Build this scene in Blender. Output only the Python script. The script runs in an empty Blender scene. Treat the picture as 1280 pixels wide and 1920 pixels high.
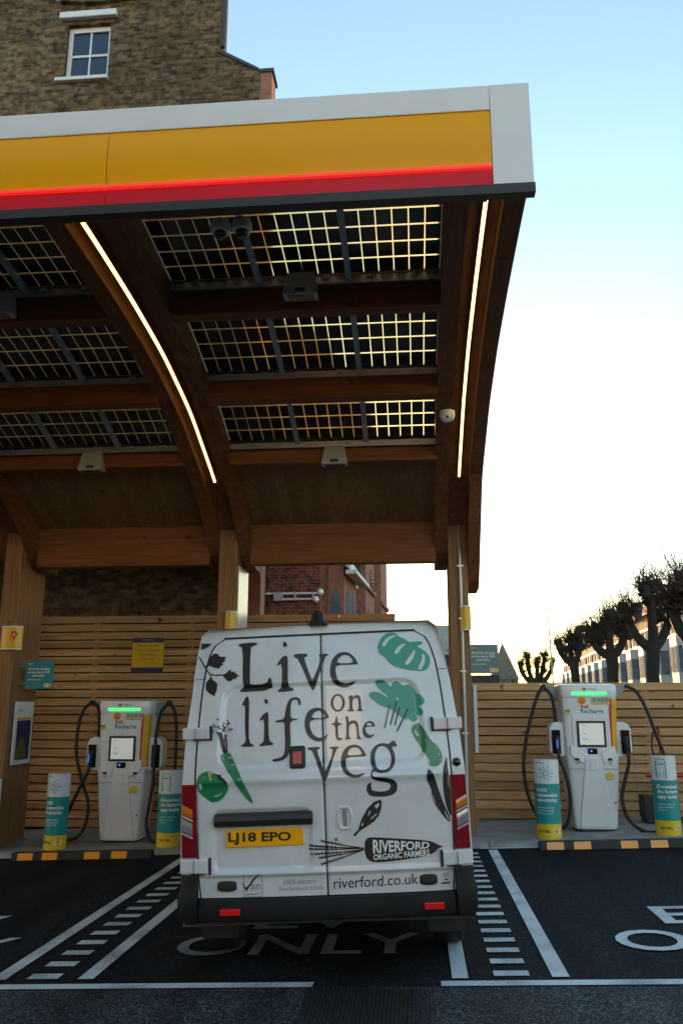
import bpy, bmesh, math, random
from mathutils import Vector, Matrix
R = math.radians
SC = bpy.context.scene
COL = SC.collection

# ------------------------------------------------------------------ camera, sky, sun, exposure
cam_d = bpy.data.cameras.new("Camera")
cam_d.sensor_fit = 'VERTICAL'; cam_d.sensor_height = 22.3; cam_d.sensor_width = 14.9
cam_d.lens = 18.0; cam_d.clip_end = 2000; cam_d.clip_start = 0.05
cam_d.dof.use_dof = True; cam_d.dof.focus_distance = 5.2; cam_d.dof.aperture_fstop = 3.8
cam = bpy.data.objects.new("Camera", cam_d); COL.objects.link(cam)
cam.location = (0, 0, 1.74); cam.rotation_euler = (R(90 + 13.25), 0, R(5.0))
SC.camera = cam

SUN_AZ, SUN_EL = 1.5, 4.0          # azimuth clockwise from +Y, elevation
world = bpy.data.worlds.new("World"); SC.world = world; world.use_nodes = True
wn = world.node_tree; bg = wn.nodes['Background']
sky = wn.nodes.new('ShaderNodeTexSky'); sky.sky_type = 'NISHITA'; sky.sun_disc = False
sky.sun_elevation = R(SUN_EL); sky.sun_rotation = R(SUN_AZ)
sky.air_density = 1.0; sky.dust_density = 0.15; sky.ozone_density = 1.35
wn.links.new(sky.outputs[0], bg.inputs[0]); bg.inputs[1].default_value = 0.15
sl = bpy.data.lights.new("sun", 'SUN'); sl.energy = 5.0; sl.angle = R(0.6); sl.color = (1.0, .62, .26)
so = bpy.data.objects.new("sun", sl); COL.objects.link(so)
sd = Vector((math.sin(R(SUN_AZ)) * math.cos(R(SUN_EL)), math.cos(R(SUN_AZ)) * math.cos(R(SUN_EL)), math.sin(R(SUN_EL))))
so.rotation_euler = sd.to_track_quat('Z', 'Y').to_euler(); so.location = (20, 60, 40)
SC.view_settings.view_transform = 'Standard'; SC.view_settings.look = 'None'
SC.view_settings.exposure = 2.33; SC.view_settings.gamma = 1.0
try:
    SC.cycles.use_denoising = True; SC.cycles.max_bounces = 7; SC.cycles.transparent_max_bounces = 12
    SC.cycles.caustics_reflective = False; SC.cycles.caustics_refractive = False
    SC.cycles.sample_clamp_indirect = 6
except Exception: pass

# ------------------------------------------------------------------ helpers
def lerp_tab(t, x):
    if x <= t[0][0]: return t[0][1]
    for (a, b), (c, d) in zip(t, t[1:]):
        if x <= c: return b + (d - b) * (x - a) / (c - a)
    return t[-1][1]
SLOPE = 0.033
def gz(x, off=0.0): return SLOPE * max(-14, min(14, x)) + off

class MB:
    def __init__(s): s.v = []; s.f = []; s.m = []
    def add(s, vs, fs, m=0):
        b = len(s.v); s.v += [tuple(p) for p in vs]
        for f in fs: s.f.append([b + i for i in f]); s.m.append(m)
        return s
    def box(s, x0, x1, y0, y1, z0, z1, m=0):
        return s.add([(x0,y0,z0),(x1,y0,z0),(x1,y1,z0),(x0,y1,z0),(x0,y0,z1),(x1,y0,z1),(x1,y1,z1),(x0,y1,z1)],
                     [(0,3,2,1),(4,5,6,7),(0,1,5,4),(1,2,6,5),(2,3,7,6),(3,0,4,7)], m)
    def bar(s, p0, p1, w, h, m=0, up=(0,0,1)):
        p0, p1 = Vector(p0), Vector(p1); d = (p1-p0).normalized(); u = Vector(up)
        if abs(d.dot(u)) > .98: u = Vector((0,1,0))
        a = d.cross(u).normalized()*w/2; b = a.cross(d).normalized()*h/2
        return s.add([p0-a-b,p0+a-b,p0+a+b,p0-a+b,p1-a-b,p1+a-b,p1+a+b,p1-a+b],
                     [(0,1,2,3),(7,6,5,4),(0,4,5,1),(1,5,6,2),(2,6,7,3),(3,7,4,0)], m)
    def prism(s, pts, vec, m=0):
        n = len(pts); vec = Vector(vec); a = [Vector(p) for p in pts]
        return s.add(a + [p+vec for p in a], [tuple(range(n))[::-1], tuple(range(n, 2*n))] + [(i,(i+1)%n,n+(i+1)%n,n+i) for i in range(n)], m)
    def tube(s, pts, r, n=8, m=0, caps=True):
        pts = [Vector(p) for p in pts]; k = len(pts); rr = r if isinstance(r,(list,tuple)) else [r]*k
        rings = []; pa = None
        for i,p in enumerate(pts):
            d = (pts[min(k-1,i+1)]-pts[max(0,i-1)]).normalized()
            if pa is None:
                u = Vector((0,0,1)) if abs(d.z) < .9 else Vector((1,0,0)); a = d.cross(u).normalized()
            else:
                a = pa - d*pa.dot(d); a = a.normalized() if a.length > 1e-6 else d.orthogonal().normalized()
            pa = a; b = d.cross(a)
            rings.append([p + (a*math.cos(2*math.pi*j/n)+b*math.sin(2*math.pi*j/n))*rr[i] for j in range(n)])
        fs = []
        for i in range(k-1):
            for j in range(n): fs.append((i*n+j,i*n+(j+1)%n,(i+1)*n+(j+1)%n,(i+1)*n+j))
        if caps: fs += [tuple(range(n))[::-1], tuple(range((k-1)*n,k*n))]
        return s.add([q for rg in rings for q in rg], fs, m)
    def lathe(s, prof, c=(0,0,0), n=20, m=0, M=None):
        c = Vector(c); vs = []; k = len(prof)
        for r,z in prof:
            for j in range(n):
                v = Vector((r*math.cos(2*math.pi*j/n), r*math.sin(2*math.pi*j/n), z))
                vs.append((M@v if M else v) + c)
        fs = [(i*n+j,i*n+(j+1)%n,(i+1)*n+(j+1)%n,(i+1)*n+j) for i in range(k-1) for j in range(n)]
        fs += [tuple(range(n))[::-1], tuple(range((k-1)*n,k*n))]
        return s.add(vs, fs, m)
    def loft(s, rings, m=0, caps=True):
        n = len(rings[0]); k = len(rings)
        fs = [(i*n+j,i*n+(j+1)%n,(i+1)*n+(j+1)%n,(i+1)*n+j) for i in range(k-1) for j in range(n)]
        if caps: fs += [tuple(range(n))[::-1], tuple(range((k-1)*n,k*n))]
        return s.add([q for r in rings for q in r], fs, m)
    def grid(s, fn, nu, nv, m=0):
        vs = [fn(i/nu, j/nv) for j in range(nv+1) for i in range(nu+1)]
        return s.add(vs, [(j*(nu+1)+i, j*(nu+1)+i+1, (j+1)*(nu+1)+i+1, (j+1)*(nu+1)+i) for j in range(nv) for i in range(nu)], m)
    def build(s, name, mat, parent=None, smooth=False, bevel=0, seg=2, recalc=True):
        me = bpy.data.meshes.new(name); me.from_pydata(s.v, [], s.f)
        mats = mat if isinstance(mat,(list,tuple)) else [mat]
        for x in mats: me.materials.append(x)
        if len(mats) > 1: me.polygons.foreach_set('material_index', s.m)
        if recalc:
            bm = bmesh.new(); bm.from_mesh(me); bmesh.ops.recalc_face_normals(bm, faces=bm.faces); bm.to_mesh(me); bm.free()
        if smooth:
            me.polygons.foreach_set('use_smooth', [True]*len(me.polygons))
            if smooth != 'all':
                try: me.set_sharp_from_angle(angle=R(35))
                except Exception: pass
        o = bpy.data.objects.new(name, me); COL.objects.link(o)
        if parent: o.parent = parent
        if bevel:
            b = o.modifiers.new('bevel','BEVEL'); b.width = bevel; b.segments = seg; b.limit_method = 'ANGLE'; b.angle_limit = R(40)
        return o

def tag(o, label, cat, group=None):
    o['label'] = label; o['category'] = cat
    if group: o['group'] = group
    return o
def thing(name, label, cat, loc=(0,0,0), rz=0.0, group=None):
    o = bpy.data.objects.new(name, None); COL.objects.link(o); o.location = loc; o.rotation_euler = (0,0,rz)
    o.empty_display_size = .2
    return tag(o, label, cat, group)
def structure(o, kind='structure'): o['kind'] = kind; return o
def copy_tree(o, parent=None, skip=()):
    c = o.copy(); COL.objects.link(c)
    if parent: c.parent = parent
    for ch in list(o.children):
        if ch.name.split('.')[0] not in skip: copy_tree(ch, c)
    return c
def text_mesh(txt, bold=0.0, res=3, extrude=0.0):
    cu = bpy.data.curves.new('t','FONT'); cu.body = txt; cu.size = 1; cu.offset = bold; cu.resolution_u = res; cu.extrude = extrude
    ob = bpy.data.objects.new('t', cu); COL.objects.link(ob)
    dg = bpy.context.evaluated_depsgraph_get(); me = bpy.data.meshes.new_from_object(ob.evaluated_get(dg))
    bpy.data.objects.remove(ob); bpy.data.curves.remove(cu)
    return me
def text_on(mb, txt, origin, ux, uz, height, m=0, align='l', bold=0.01, maxw=None, out=None):
    """letters laid on the plane origin + ux*a + uz*b (real lettering thickness via `out`)"""
    me = text_mesh(txt, bold, 2)
    vs = [v.co.copy() for v in me.vertices]; fs = [tuple(p.vertices) for p in me.polygons]; bpy.data.meshes.remove(me)
    x0 = min(v.x for v in vs); x1 = max(v.x for v in vs); k = height/0.70; kx = k
    if maxw and (x1-x0)*k > maxw: kx = maxw/(x1-x0)
    sh = {'l':-x0, 'c':-(x0+x1)/2, 'r':-x1}[align]
    o, ux, uz = Vector(origin), Vector(ux), Vector(uz)
    mb.add([o + ux*((v.x+sh)*kx) + uz*(v.y*k) for v in vs], fs, m)
def chaikin(p, it=1):
    for _ in range(it):
        q = []
        for i in range(len(p)):
            a, b = p[i], p[(i+1) % len(p)]
            q += [(a[0]*.75+b[0]*.25, a[1]*.75+b[1]*.25), (a[0]*.25+b[0]*.75, a[1]*.25+b[1]*.75)]
        p = q
    return p
def fill2d(loops):
    cu = bpy.data.curves.new('f','CURVE'); cu.dimensions = '2D'; cu.fill_mode = 'BOTH'
    for l in loops:
        sp = cu.splines.new('POLY'); sp.points.add(len(l)-1); sp.use_cyclic_u = True
        for p, q in zip(sp.points, l): p.co = (q[0], q[1], 0, 1)
    ob = bpy.data.objects.new('f', cu); COL.objects.link(ob)
    dg = bpy.context.evaluated_depsgraph_get(); me = bpy.data.meshes.new_from_object(ob.evaluated_get(dg))
    bpy.data.objects.remove(ob); bpy.data.curves.remove(cu)
    return me

# ------------------------------------------------------------------ materials
def mat(name, col, rough=.5, metal=0.0, coat=0.0, emit=None, es=0.0, var=0.0, vs=6.0, bump=0.0, bs=60.0, spec=.5, dirt=None, rvar=0.0):
    m = bpy.data.materials.new(name); m.use_nodes = True; nt = m.node_tree; b = nt.nodes['Principled BSDF']
    b.inputs['Base Color'].default_value = (*col,1); b.inputs['Roughness'].default_value = rough; b.inputs['Metallic'].default_value = metal
    b.inputs['Coat Weight'].default_value = coat; b.inputs['Coat Roughness'].default_value = .05; b.inputs['Specular IOR Level'].default_value = spec
    if emit: b.inputs['Emission Color'].default_value = (*emit,1); b.inputs['Emission Strength'].default_value = es
    tc = nt.nodes.new('ShaderNodeTexCoord')
    if var or dirt:
        n = nt.nodes.new('ShaderNodeTexNoise'); n.inputs['Scale'].default_value = vs; n.inputs['Detail'].default_value = 6; n.inputs['Roughness'].default_value = .65
        nt.links.new(tc.outputs['Object'], n.inputs['Vector'])
        cr = nt.nodes.new('ShaderNodeValToRGB'); nt.links.new(n.outputs['Fac'], cr.inputs['Fac'])
        lo = dirt or tuple(c*(1-var) for c in col)
        cr.color_ramp.elements[0].position = .3; cr.color_ramp.elements[0].color = (*lo,1)
        cr.color_ramp.elements[1].position = .62; cr.color_ramp.elements[1].color = (*[min(1,c*(1+var*.4)) for c in col],1)
        nt.links.new(cr.outputs['Color'], b.inputs['Base Color'])
        if rvar:
            mr = nt.nodes.new('ShaderNodeMapRange'); mr.inputs['To Min'].default_value = max(0,rough-rvar); mr.inputs['To Max'].default_value = min(1,rough+rvar)
            nt.links.new(n.outputs['Fac'], mr.inputs['Value']); nt.links.new(mr.outputs['Result'], b.inputs['Roughness'])
    if bump:
        n2 = nt.nodes.new('ShaderNodeTexNoise'); n2.inputs['Scale'].default_value = bs; n2.inputs['Detail'].default_value = 5
        nt.links.new(tc.outputs['Object'], n2.inputs['Vector']); bp = nt.nodes.new('ShaderNodeBump'); bp.inputs['Strength'].default_value = bump; bp.inputs['Distance'].default_value = .02
        nt.links.new(n2.outputs['Fac'], bp.inputs['Height']); nt.links.new(bp.outputs['Normal'], b.inputs['Normal'])
    return m
def wood(name, c0, c1, grain='X', lam=0.04, lamaxis='Z', board=0.0, rough=.65):
    """timber: long grain noise + faint lamella joints; board>0 gives each board (stacked in Z) its own tone"""
    m = bpy.data.materials.new(name); m.use_nodes = True; nt = m.node_tree; L = nt.links.new; N = nt.nodes.new
    b = nt.nodes['Principled BSDF']; b.inputs['Roughness'].default_value = rough; b.inputs['Specular IOR Level'].default_value = .3
    tc = N('ShaderNodeTexCoord'); mp = N('ShaderNodeMapping'); L(tc.outputs['Object'], mp.inputs['Vector'])
    sc = {'X':(.7,14,14),'Y':(14,.7,14),'Z':(14,14,.7)}[grain]; mp.inputs['Scale'].default_value = sc
    n = N('ShaderNodeTexNoise'); n.inputs['Scale'].default_value = 2.2; n.inputs['Detail'].default_value = 8; n.inputs['Roughness'].default_value = .6; n.inputs['Distortion'].default_value = .6
    L(mp.outputs['Vector'], n.inputs['Vector'])
    cr = N('ShaderNodeValToRGB'); cr.color_ramp.elements[0].position = .34; cr.color_ramp.elements[0].color = (*c0,1); cr.color_ramp.elements[1].position = .66; cr.color_ramp.elements[1].color = (*c1,1)
    L(n.outputs['Fac'], cr.inputs['Fac']); out = cr.outputs['Color']
    sx = N('ShaderNodeSeparateXYZ'); L(tc.outputs['Object'], sx.inputs[0])
    mk = N('ShaderNodeTexNoise'); mk.inputs['Scale'].default_value = 5.0; L(tc.outputs['Object'], mk.inputs['Vector'])   # knots
    kr = N('ShaderNodeValToRGB'); kr.color_ramp.elements[0].position = .22; kr.color_ramp.elements[0].color = (.25,.2,.18,1); kr.color_ramp.elements[1].position = .3; kr.color_ramp.elements[1].color = (1,1,1,1)
    L(mk.outputs['Fac'], kr.inputs['Fac'])
    mx = N('ShaderNodeMix'); mx.data_type = 'RGBA'; mx.blend_type = 'MULTIPLY'; mx.inputs[0].default_value = 1.0; L(out, mx.inputs[6]); L(kr.outputs['Color'], mx.inputs[7]); out = mx.outputs[2]
    pitch = board or lam
    if pitch:
        dv = N('ShaderNodeMath'); dv.operation = 'DIVIDE'; dv.inputs[1].default_value = pitch; L(sx.outputs[lamaxis], dv.inputs[0])
        fl = N('ShaderNodeMath'); fl.operation = 'FLOOR'; L(dv.outputs[0], fl.inputs[0])
        wnz = N('ShaderNodeTexWhiteNoise'); wnz.noise_dimensions = '1D'; L(fl.outputs[0], wnz.inputs['W'])
        mr = N('ShaderNodeMapRange'); mr.inputs['To Min'].default_value = .72 if board else .86; mr.inputs['To Max'].default_value = 1.2 if board else 1.1; L(wnz.outputs['Value'], mr.inputs['Value'])
        vm = N('ShaderNodeVectorMath'); vm.operation = 'SCALE'; L(out, vm.inputs[0]); L(mr.outputs['Result'], vm.inputs['Scale']); out = vm.outputs['Vector']
    L(out, b.inputs['Base Color'])
    bp = N('ShaderNodeBump'); bp.inputs['Strength'].default_value = .25; bp.inputs['Distance'].default_value = .004; L(n.outputs['Fac'], bp.inputs['Height']); L(bp.outputs['Normal'], b.inputs['Normal'])
    return m
def brick(name, c1, c2, mortar, soot=(.5,.5,.5), ang=0.0, rough=.9, course=.075):
    m = bpy.data.materials.new(name); m.use_nodes = True; nt = m.node_tree; L = nt.links.new; N = nt.nodes.new
    b = nt.nodes['Principled BSDF']; b.inputs['Roughness'].default_value = rough; b.inputs['Specular IOR Level'].default_value = .2
    tc = N('ShaderNodeTexCoord'); sx = N('ShaderNodeSeparateXYZ'); L(tc.outputs['Object'], sx.inputs[0])
    ge = N('ShaderNodeNewGeometry'); sn = N('ShaderNodeSeparateXYZ'); L(ge.outputs['True Normal'], sn.inputs[0])
    ab = N('ShaderNodeMath'); ab.operation = 'ABSOLUTE'; L(sn.outputs['X'], ab.inputs[0])
    gt = N('ShaderNodeMath'); gt.operation = 'GREATER_THAN'; gt.inputs[1].default_value = .7; L(ab.outputs[0], gt.inputs[0])
    mf = N('ShaderNodeMix'); mf.data_type = 'FLOAT'; L(gt.outputs[0], mf.inputs[0]); L(sx.outputs['X'], mf.inputs[2]); L(sx.outputs['Y'], mf.inputs[3])
    cx = N('ShaderNodeCombineXYZ'); L(mf.outputs[0], cx.inputs[0]); L(sx.outputs['Z'], cx.inputs[1])
    br = N('ShaderNodeTexBrick'); L(cx.outputs[0], br.inputs['Vector']); br.inputs['Scale'].default_value = 1
    br.inputs['Brick Width'].default_value = course*3; br.inputs['Row Height'].default_value = course; br.inputs['Mortar Size'].default_value = .007; br.inputs['Mortar Smooth'].default_value = .3
    br.inputs['Color1'].default_value = (*c1,1); br.inputs['Color2'].default_value = (*c2,1); br.inputs['Mortar'].default_value = (*mortar,1); br.inputs['Bias'].default_value = -.1
    n = N('ShaderNodeTexNoise'); n.inputs['Scale'].default_value = .55; n.inputs['Detail'].default_value = 7; n.inputs['Roughness'].default_value = .7; L(tc.outputs['Object'], n.inputs['Vector'])
    cr = N('ShaderNodeValToRGB'); cr.color_ramp.elements[0].position = .33; cr.color_ramp.elements[0].color = (*soot,1); cr.color_ramp.elements[1].position = .62; cr.color_ramp.elements[1].color = (1.1,1.08,1.0,1); L(n.outputs['Fac'], cr.inputs['Fac'])
    n3 = N('ShaderNodeTexNoise'); n3.inputs['Scale'].default_value = 6.5; n3.inputs['Detail'].default_value = 3; L(cx.outputs[0], n3.inputs['Vector'])
    c3 = N('ShaderNodeValToRGB'); c3.color_ramp.elements[0].position = .35; c3.color_ramp.elements[0].color = (.42,.4,.4,1); c3.color_ramp.elements[1].position = .55; c3.color_ramp.elements[1].color = (1.1,1.1,1.1,1); L(n3.outputs['Fac'], c3.inputs['Fac'])
    m1 = N('ShaderNodeMix'); m1.data_type = 'RGBA'; m1.blend_type = 'MULTIPLY'; m1.inputs[0].default_value = 1; L(br.outputs['Color'], m1.inputs[6]); L(cr.outputs['Color'], m1.inputs[7])
    m2 = N('ShaderNodeMix'); m2.data_type = 'RGBA'; m2.blend_type = 'MULTIPLY'; m2.inputs[0].default_value = .9; L(m1.outputs[2], m2.inputs[6]); L(c3.outputs['Color'], m2.inputs[7])
    L(m2.outputs[2], b.inputs['Base Color'])
    bp = N('ShaderNodeBump'); bp.inputs['Strength'].default_value = .6; bp.inputs['Distance'].default_value = .01; bp.invert = True; L(br.outputs['Fac'], bp.inputs['Height']); L(bp.outputs['Normal'], b.inputs['Normal'])
    return m
def asphalt(name, base, speck, amount, scale, rough=.8, bump=.5, wear=.35):
    m = bpy.data.materials.new(name); m.use_nodes = True; nt = m.node_tree; L = nt.links.new; N = nt.nodes.new
    b = nt.nodes['Principled BSDF']; tc = N('ShaderNodeTexCoord')
    v = N('ShaderNodeTexVoronoi'); v.inputs['Scale'].default_value = scale; L(tc.outputs['Object'], v.inputs['Vector'])
    wn_ = N('ShaderNodeTexWhiteNoise'); L(v.outputs['Position'], wn_.inputs['Vector'])
    cr = N('ShaderNodeValToRGB'); e = cr.color_ramp.elements; e[0].position = 1-amount; e[0].color = (*base,1); e[1].position = 1.0; e[1].color = (*speck,1); L(wn_.outputs['Value'], cr.inputs['Fac'])
    n = N('ShaderNodeTexNoise'); n.inputs['Scale'].default_value = .8; n.inputs['Detail'].default_value = 8; n.inputs['Roughness'].default_value = .7; L(tc.outputs['Object'], n.inputs['Vector'])
    c2 = N('ShaderNodeValToRGB'); c2.color_ramp.elements[0].position = .3; c2.color_ramp.elements[0].color = (1-wear,)*3+(1,); c2.color_ramp.elements[1].position = .7; c2.color_ramp.elements[1].color = (1+wear,)*3+(1,); L(n.outputs['Fac'], c2.inputs['Fac'])
    mx = N('ShaderNodeMix'); mx.data_type = 'RGBA'; mx.blend_type = 'MULTIPLY'; mx.inputs[0].default_value = 1; L(cr.outputs['Color'], mx.inputs[6]); L(c2.outputs['Color'], mx.inputs[7])
    mp = N('ShaderNodeMapping'); mp.inputs['Scale'].default_value = (2.6,.22,1); L(tc.outputs['Object'], mp.inputs['Vector'])       # drip and tyre streaks along the bays
    n4 = N('ShaderNodeTexNoise'); n4.inputs['Scale'].default_value = 1.0; n4.inputs['Detail'].default_value = 4; L(mp.outputs['Vector'], n4.inputs['Vector'])
    c4 = N('ShaderNodeValToRGB'); c4.color_ramp.elements[0].position = .36; c4.color_ramp.elements[0].color = (.6,.6,.6,1); c4.color_ramp.elements[1].position = .56; c4.color_ramp.elements[1].color = (1.08,1.08,1.08,1); L(n4.outputs['Fac'], c4.inputs['Fac'])
    mx2 = N('ShaderNodeMix'); mx2.data_type = 'RGBA'; mx2.blend_type = 'MULTIPLY'; mx2.inputs[0].default_value = 1; L(mx.outputs[2], mx2.inputs[6]); L(c4.outputs['Color'], mx2.inputs[7])
    L(mx2.outputs[2], b.inputs['Base Color']); b.inputs['Specular IOR Level'].default_value = .12
    mr = N('ShaderNodeMapRange'); mr.inputs['To Min'].default_value = rough-.15; mr.inputs['To Max'].default_value = min(1,rough+.15); L(n.outputs['Fac'], mr.inputs['Value']); L(mr.outputs['Result'], b.inputs['Roughness'])
    bp = N('ShaderNodeBump'); bp.inputs['Strength'].default_value = bump; bp.inputs['Distance'].default_value = .006; L(v.outputs['Distance'], bp.inputs['Height']); L(bp.outputs['Normal'], b.inputs['Normal'])
    return m
def road_paint(name, col, under, cover=.5):
    m = bpy.data.materials.new(name); m.use_nodes = True; nt = m.node_tree; L = nt.links.new; N = nt.nodes.new
    b = nt.nodes['Principled BSDF']; b.inputs['Roughness'].default_value = .7; tc = N('ShaderNodeTexCoord')
    n = N('ShaderNodeTexNoise'); n.inputs['Scale'].default_value = 55; n.inputs['Detail'].default_value = 5; n.inputs['Roughness'].default_value = .7; L(tc.outputs['Object'], n.inputs['Vector'])
    n2 = N('ShaderNodeTexNoise'); n2.inputs['Scale'].default_value = 2.5; n2.inputs['Detail'].default_value = 4; L(tc.outputs['Object'], n2.inputs['Vector'])
    ad = N('ShaderNodeMath'); ad.operation = 'ADD'; L(n.outputs['Fac'], ad.inputs[0]); L(n2.outputs['Fac'], ad.inputs[1])
    cr = N('ShaderNodeValToRGB'); e = cr.color_ramp.elements; e[0].position = cover-.1; e[0].color = (*under,1); e[1].position = cover+.12; e[1].color = (*col,1)
    hf = N('ShaderNodeMath'); hf.operation = 'MULTIPLY'; hf.inputs[1].default_value = .5; L(ad.outputs[0], hf.inputs[0]); L(hf.outputs[0], cr.inputs['Fac'])
    L(cr.outputs['Color'], b.inputs['Base Color'])
    bp = N('ShaderNodeBump'); bp.inputs['Strength'].default_value = .4; bp.inputs['Distance'].default_value = .004; L(n.outputs['Fac'], bp.inputs['Height']); L(bp.outputs['Normal'], b.inputs['Normal'])
    return m
def thin_glass(name, tint, rough=.1, diffuse=.15, gloss=.08):
    """thin frosted pane: mostly see-through, part scattering the light that falls on it"""
    m = bpy.data.materials.new(name); m.use_nodes = True; nt = m.node_tree; L = nt.links.new; N = nt.nodes.new; nt.nodes.remove(nt.nodes['Principled BSDF'])
    t = N('ShaderNodeBsdfTransparent'); t.inputs[0].default_value = (*tint,1); tr = N('ShaderNodeBsdfRefraction'); tr.inputs['Color'].default_value = (*tint,1); tr.inputs['IOR'].default_value = 1.02; tr.inputs['Roughness'].default_value = .42
    g = N('ShaderNodeBsdfGlossy'); g.inputs['Roughness'].default_value = rough
    a = N('ShaderNodeMixShader'); a.inputs[0].default_value = diffuse; L(t.outputs[0], a.inputs[1]); L(tr.outputs[0], a.inputs[2])
    fr = N('ShaderNodeBsdfTranslucent'); fr.inputs[0].default_value = (.95,.76,.42,1); a2 = N('ShaderNodeMixShader'); a2.inputs[0].default_value = .07; L(a.outputs[0], a2.inputs[1]); L(fr.outputs[0], a2.inputs[2]); a = a2
    c = N('ShaderNodeMixShader'); c.inputs[0].default_value = gloss; L(a.outputs[0], c.inputs[1]); L(g.outputs[0], c.inputs[2])
    L(c.outputs[0], nt.nodes['Material Output'].inputs['Surface'])
    return m

M = {}
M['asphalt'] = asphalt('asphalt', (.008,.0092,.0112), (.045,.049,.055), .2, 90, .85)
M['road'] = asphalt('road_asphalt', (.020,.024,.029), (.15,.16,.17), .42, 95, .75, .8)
M['paint'] = road_paint('road_paint', (.62,.66,.68), (.16,.175,.185), .42)
M['paint_dark'] = road_paint('road_paint_dark', (.27,.28,.28), (.07,.075,.078), .44)  # darker paint for the lettering in the van's bay
M['concrete'] = mat('concrete', (.30,.29,.27), .85, var=.35, vs=3, bump=.3, bs=40)
M['kerb'] = mat('kerb_stone', (.34,.33,.31), .85, var=.3, vs=5, bump=.3, bs=50)
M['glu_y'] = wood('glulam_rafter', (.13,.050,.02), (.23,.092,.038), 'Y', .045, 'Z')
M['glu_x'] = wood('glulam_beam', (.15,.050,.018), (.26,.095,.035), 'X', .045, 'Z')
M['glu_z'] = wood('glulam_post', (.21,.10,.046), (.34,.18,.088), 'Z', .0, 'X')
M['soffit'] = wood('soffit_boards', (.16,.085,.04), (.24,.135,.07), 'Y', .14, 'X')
M['slat'] = wood('fence_slats', (.37,.20,.088), (.60,.35,.16), 'X', 0, 'Z', board=.1315)
M['slat_post'] = wood('fence_post_wood', (.26,.15,.07), (.4,.24,.12), 'Z', .0, 'X')
M['membrane'] = mat('fence_membrane', (.012,.011,.01), .9)
M['pale_back'] = mat('pale_backing', (.5,.52,.54), .8, var=.3, vs=4)
M['stock'] = brick('stock_brick', (.27,.185,.10), (.075,.055,.042), (.17,.15,.125), (.5,.46,.44))
M['red_brick'] = brick('red_brick', (.25,.075,.05), (.17,.05,.035), (.26,.2,.17), (.6,.55,.55))
M['red_plain'] = mat('red_rubbed_brick', (.33,.13,.09), .85, var=.3, vs=5, bump=.2)
M['terrace_brick'] = brick('terrace_brick', (.30,.11,.065), (.22,.075,.045), (.28,.2,.16), (.7,.65,.65))
M['white_paint'] = mat('white_paint', (.78,.79,.80), .4, var=.06, vs=4)
M['stone'] = mat('white_stone', (.66,.66,.66), .6, var=.15, vs=4, bump=.1)
M['win_glass'] = mat('window_glass', (.02,.03,.055), .06, spec=.8, coat=.3)
M['slate'] = mat('slate', (.045,.045,.05), .7, var=.4, vs=6, bump=.3, bs=20)
M['lead'] = mat('lead_flashing', (.05,.05,.055), .6)
M['copper'] = mat('green_copper', (.22,.5,.45), .6, var=.2)
M['fascia_white'] = mat('fascia_white', (.84,.84,.86), .22, var=.04, vs=2, coat=.5)
M['fascia_yellow'] = mat('fascia_yellow', (.95,.43,.003), .4, coat=.05, spec=.2)
M['fascia_red'] = mat('fascia_red', (.72,.012,.03), .42, coat=.05, spec=.25)
M['red_led'] = mat('red_light_strip', (.9,.05,.04), .4, emit=(1,.035,.025), es=.12)
M['trim'] = mat('dark_trim', (.028,.027,.026), .5)
M['led'] = mat('warm_led', (1,1,1), .4, emit=(1,.70,.19), es=.95)
M['alu'] = mat('aluminium', (.42,.44,.47), .38, metal=.85, var=.15, vs=5)
M['steel_grey'] = mat('grey_steel', (.23,.24,.26), .45, metal=.4, var=.15)
M['pv_cell'] = mat('solar_cell', (.006,.007,.012), .25)
M['pv_glass'] = thin_glass('solar_glass', (.90,.62,.27), .2, .92, .05)
M['grey_plastic'] = mat('grey_plastic', (.38,.40,.42), .45)
M['white_plastic'] = mat('white_plastic', (.80,.81,.82), .32, coat=.25, var=.05, vs=3)
M['warm_plastic'] = mat('camera_shell', (.85,.82,.78), .35, coat=.3)
M['black_glass'] = mat('black_glass', (.006,.006,.007), .05, coat=.8)
M['rubber'] = mat('black_rubber', (.014,.014,.015), .6, var=.3, vs=20)
M['bumper'] = mat('bumper_plastic', (.012,.0125,.014), .62, var=.3, vs=8, spec=.25)
M['panel_bar'] = mat('panel_bar', (.34,.36,.39), .5)
M['terrace_glass'] = mat('terrace_glass', (.12,.15,.19), .9, spec=.04, var=.4, vs=2)
M['dark_plastic'] = mat('dark_plastic', (.02,.021,.023), .5, var=.25, vs=8, rvar=.12)
M['reflector_amber'] = mat('amber_reflector', (.95,.34,.02), .35, coat=.4)
M['sign_yellow'] = mat('sign_yellow', (.75,.42,.02), .4, coat=.3)
M['sign_glare'] = mat('sign_teal_glare', (.14,.22,.23), .45)  # teal board with backlight glare mixed into its colour
M['terrace_stone'] = mat('terrace_stone', (.42,.44,.47), .7, var=.2, vs=3)
M['sign_teal'] = mat('sign_teal', (.015,.23,.29), .4, coat=.2)
M['teal'] = mat('totem_teal', (.01,.30,.30), .38, coat=.3)
M['totem_yellow'] = mat('totem_yellow', (.78,.55,.02), .38, coat=.3)
M['totem_white'] = mat('totem_white', (.74,.77,.80), .38, coat=.3)
M['ink_white'] = mat('white_lettering', (.8,.82,.82), .5)
M['ink_teal'] = mat('teal_lettering', (.012,.33,.34), .5)
M['ink_red'] = mat('red_lettering', (.72,.04,.03), .5)
M['ink_dark'] = mat('dark_lettering', (.05,.055,.06), .5)
M['ink_grey'] = mat('grey_lettering', (.24,.26,.27), .5)
M['ink_black'] = mat('black_vinyl', (.008,.007,.007), .42, coat=.2)
M['ink_blue'] = mat('navy_print', (.02,.03,.11), .5)
M['olive_print'] = mat('olive_print', (.16,.14,.03), .6, var=.5, vs=9)
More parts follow.
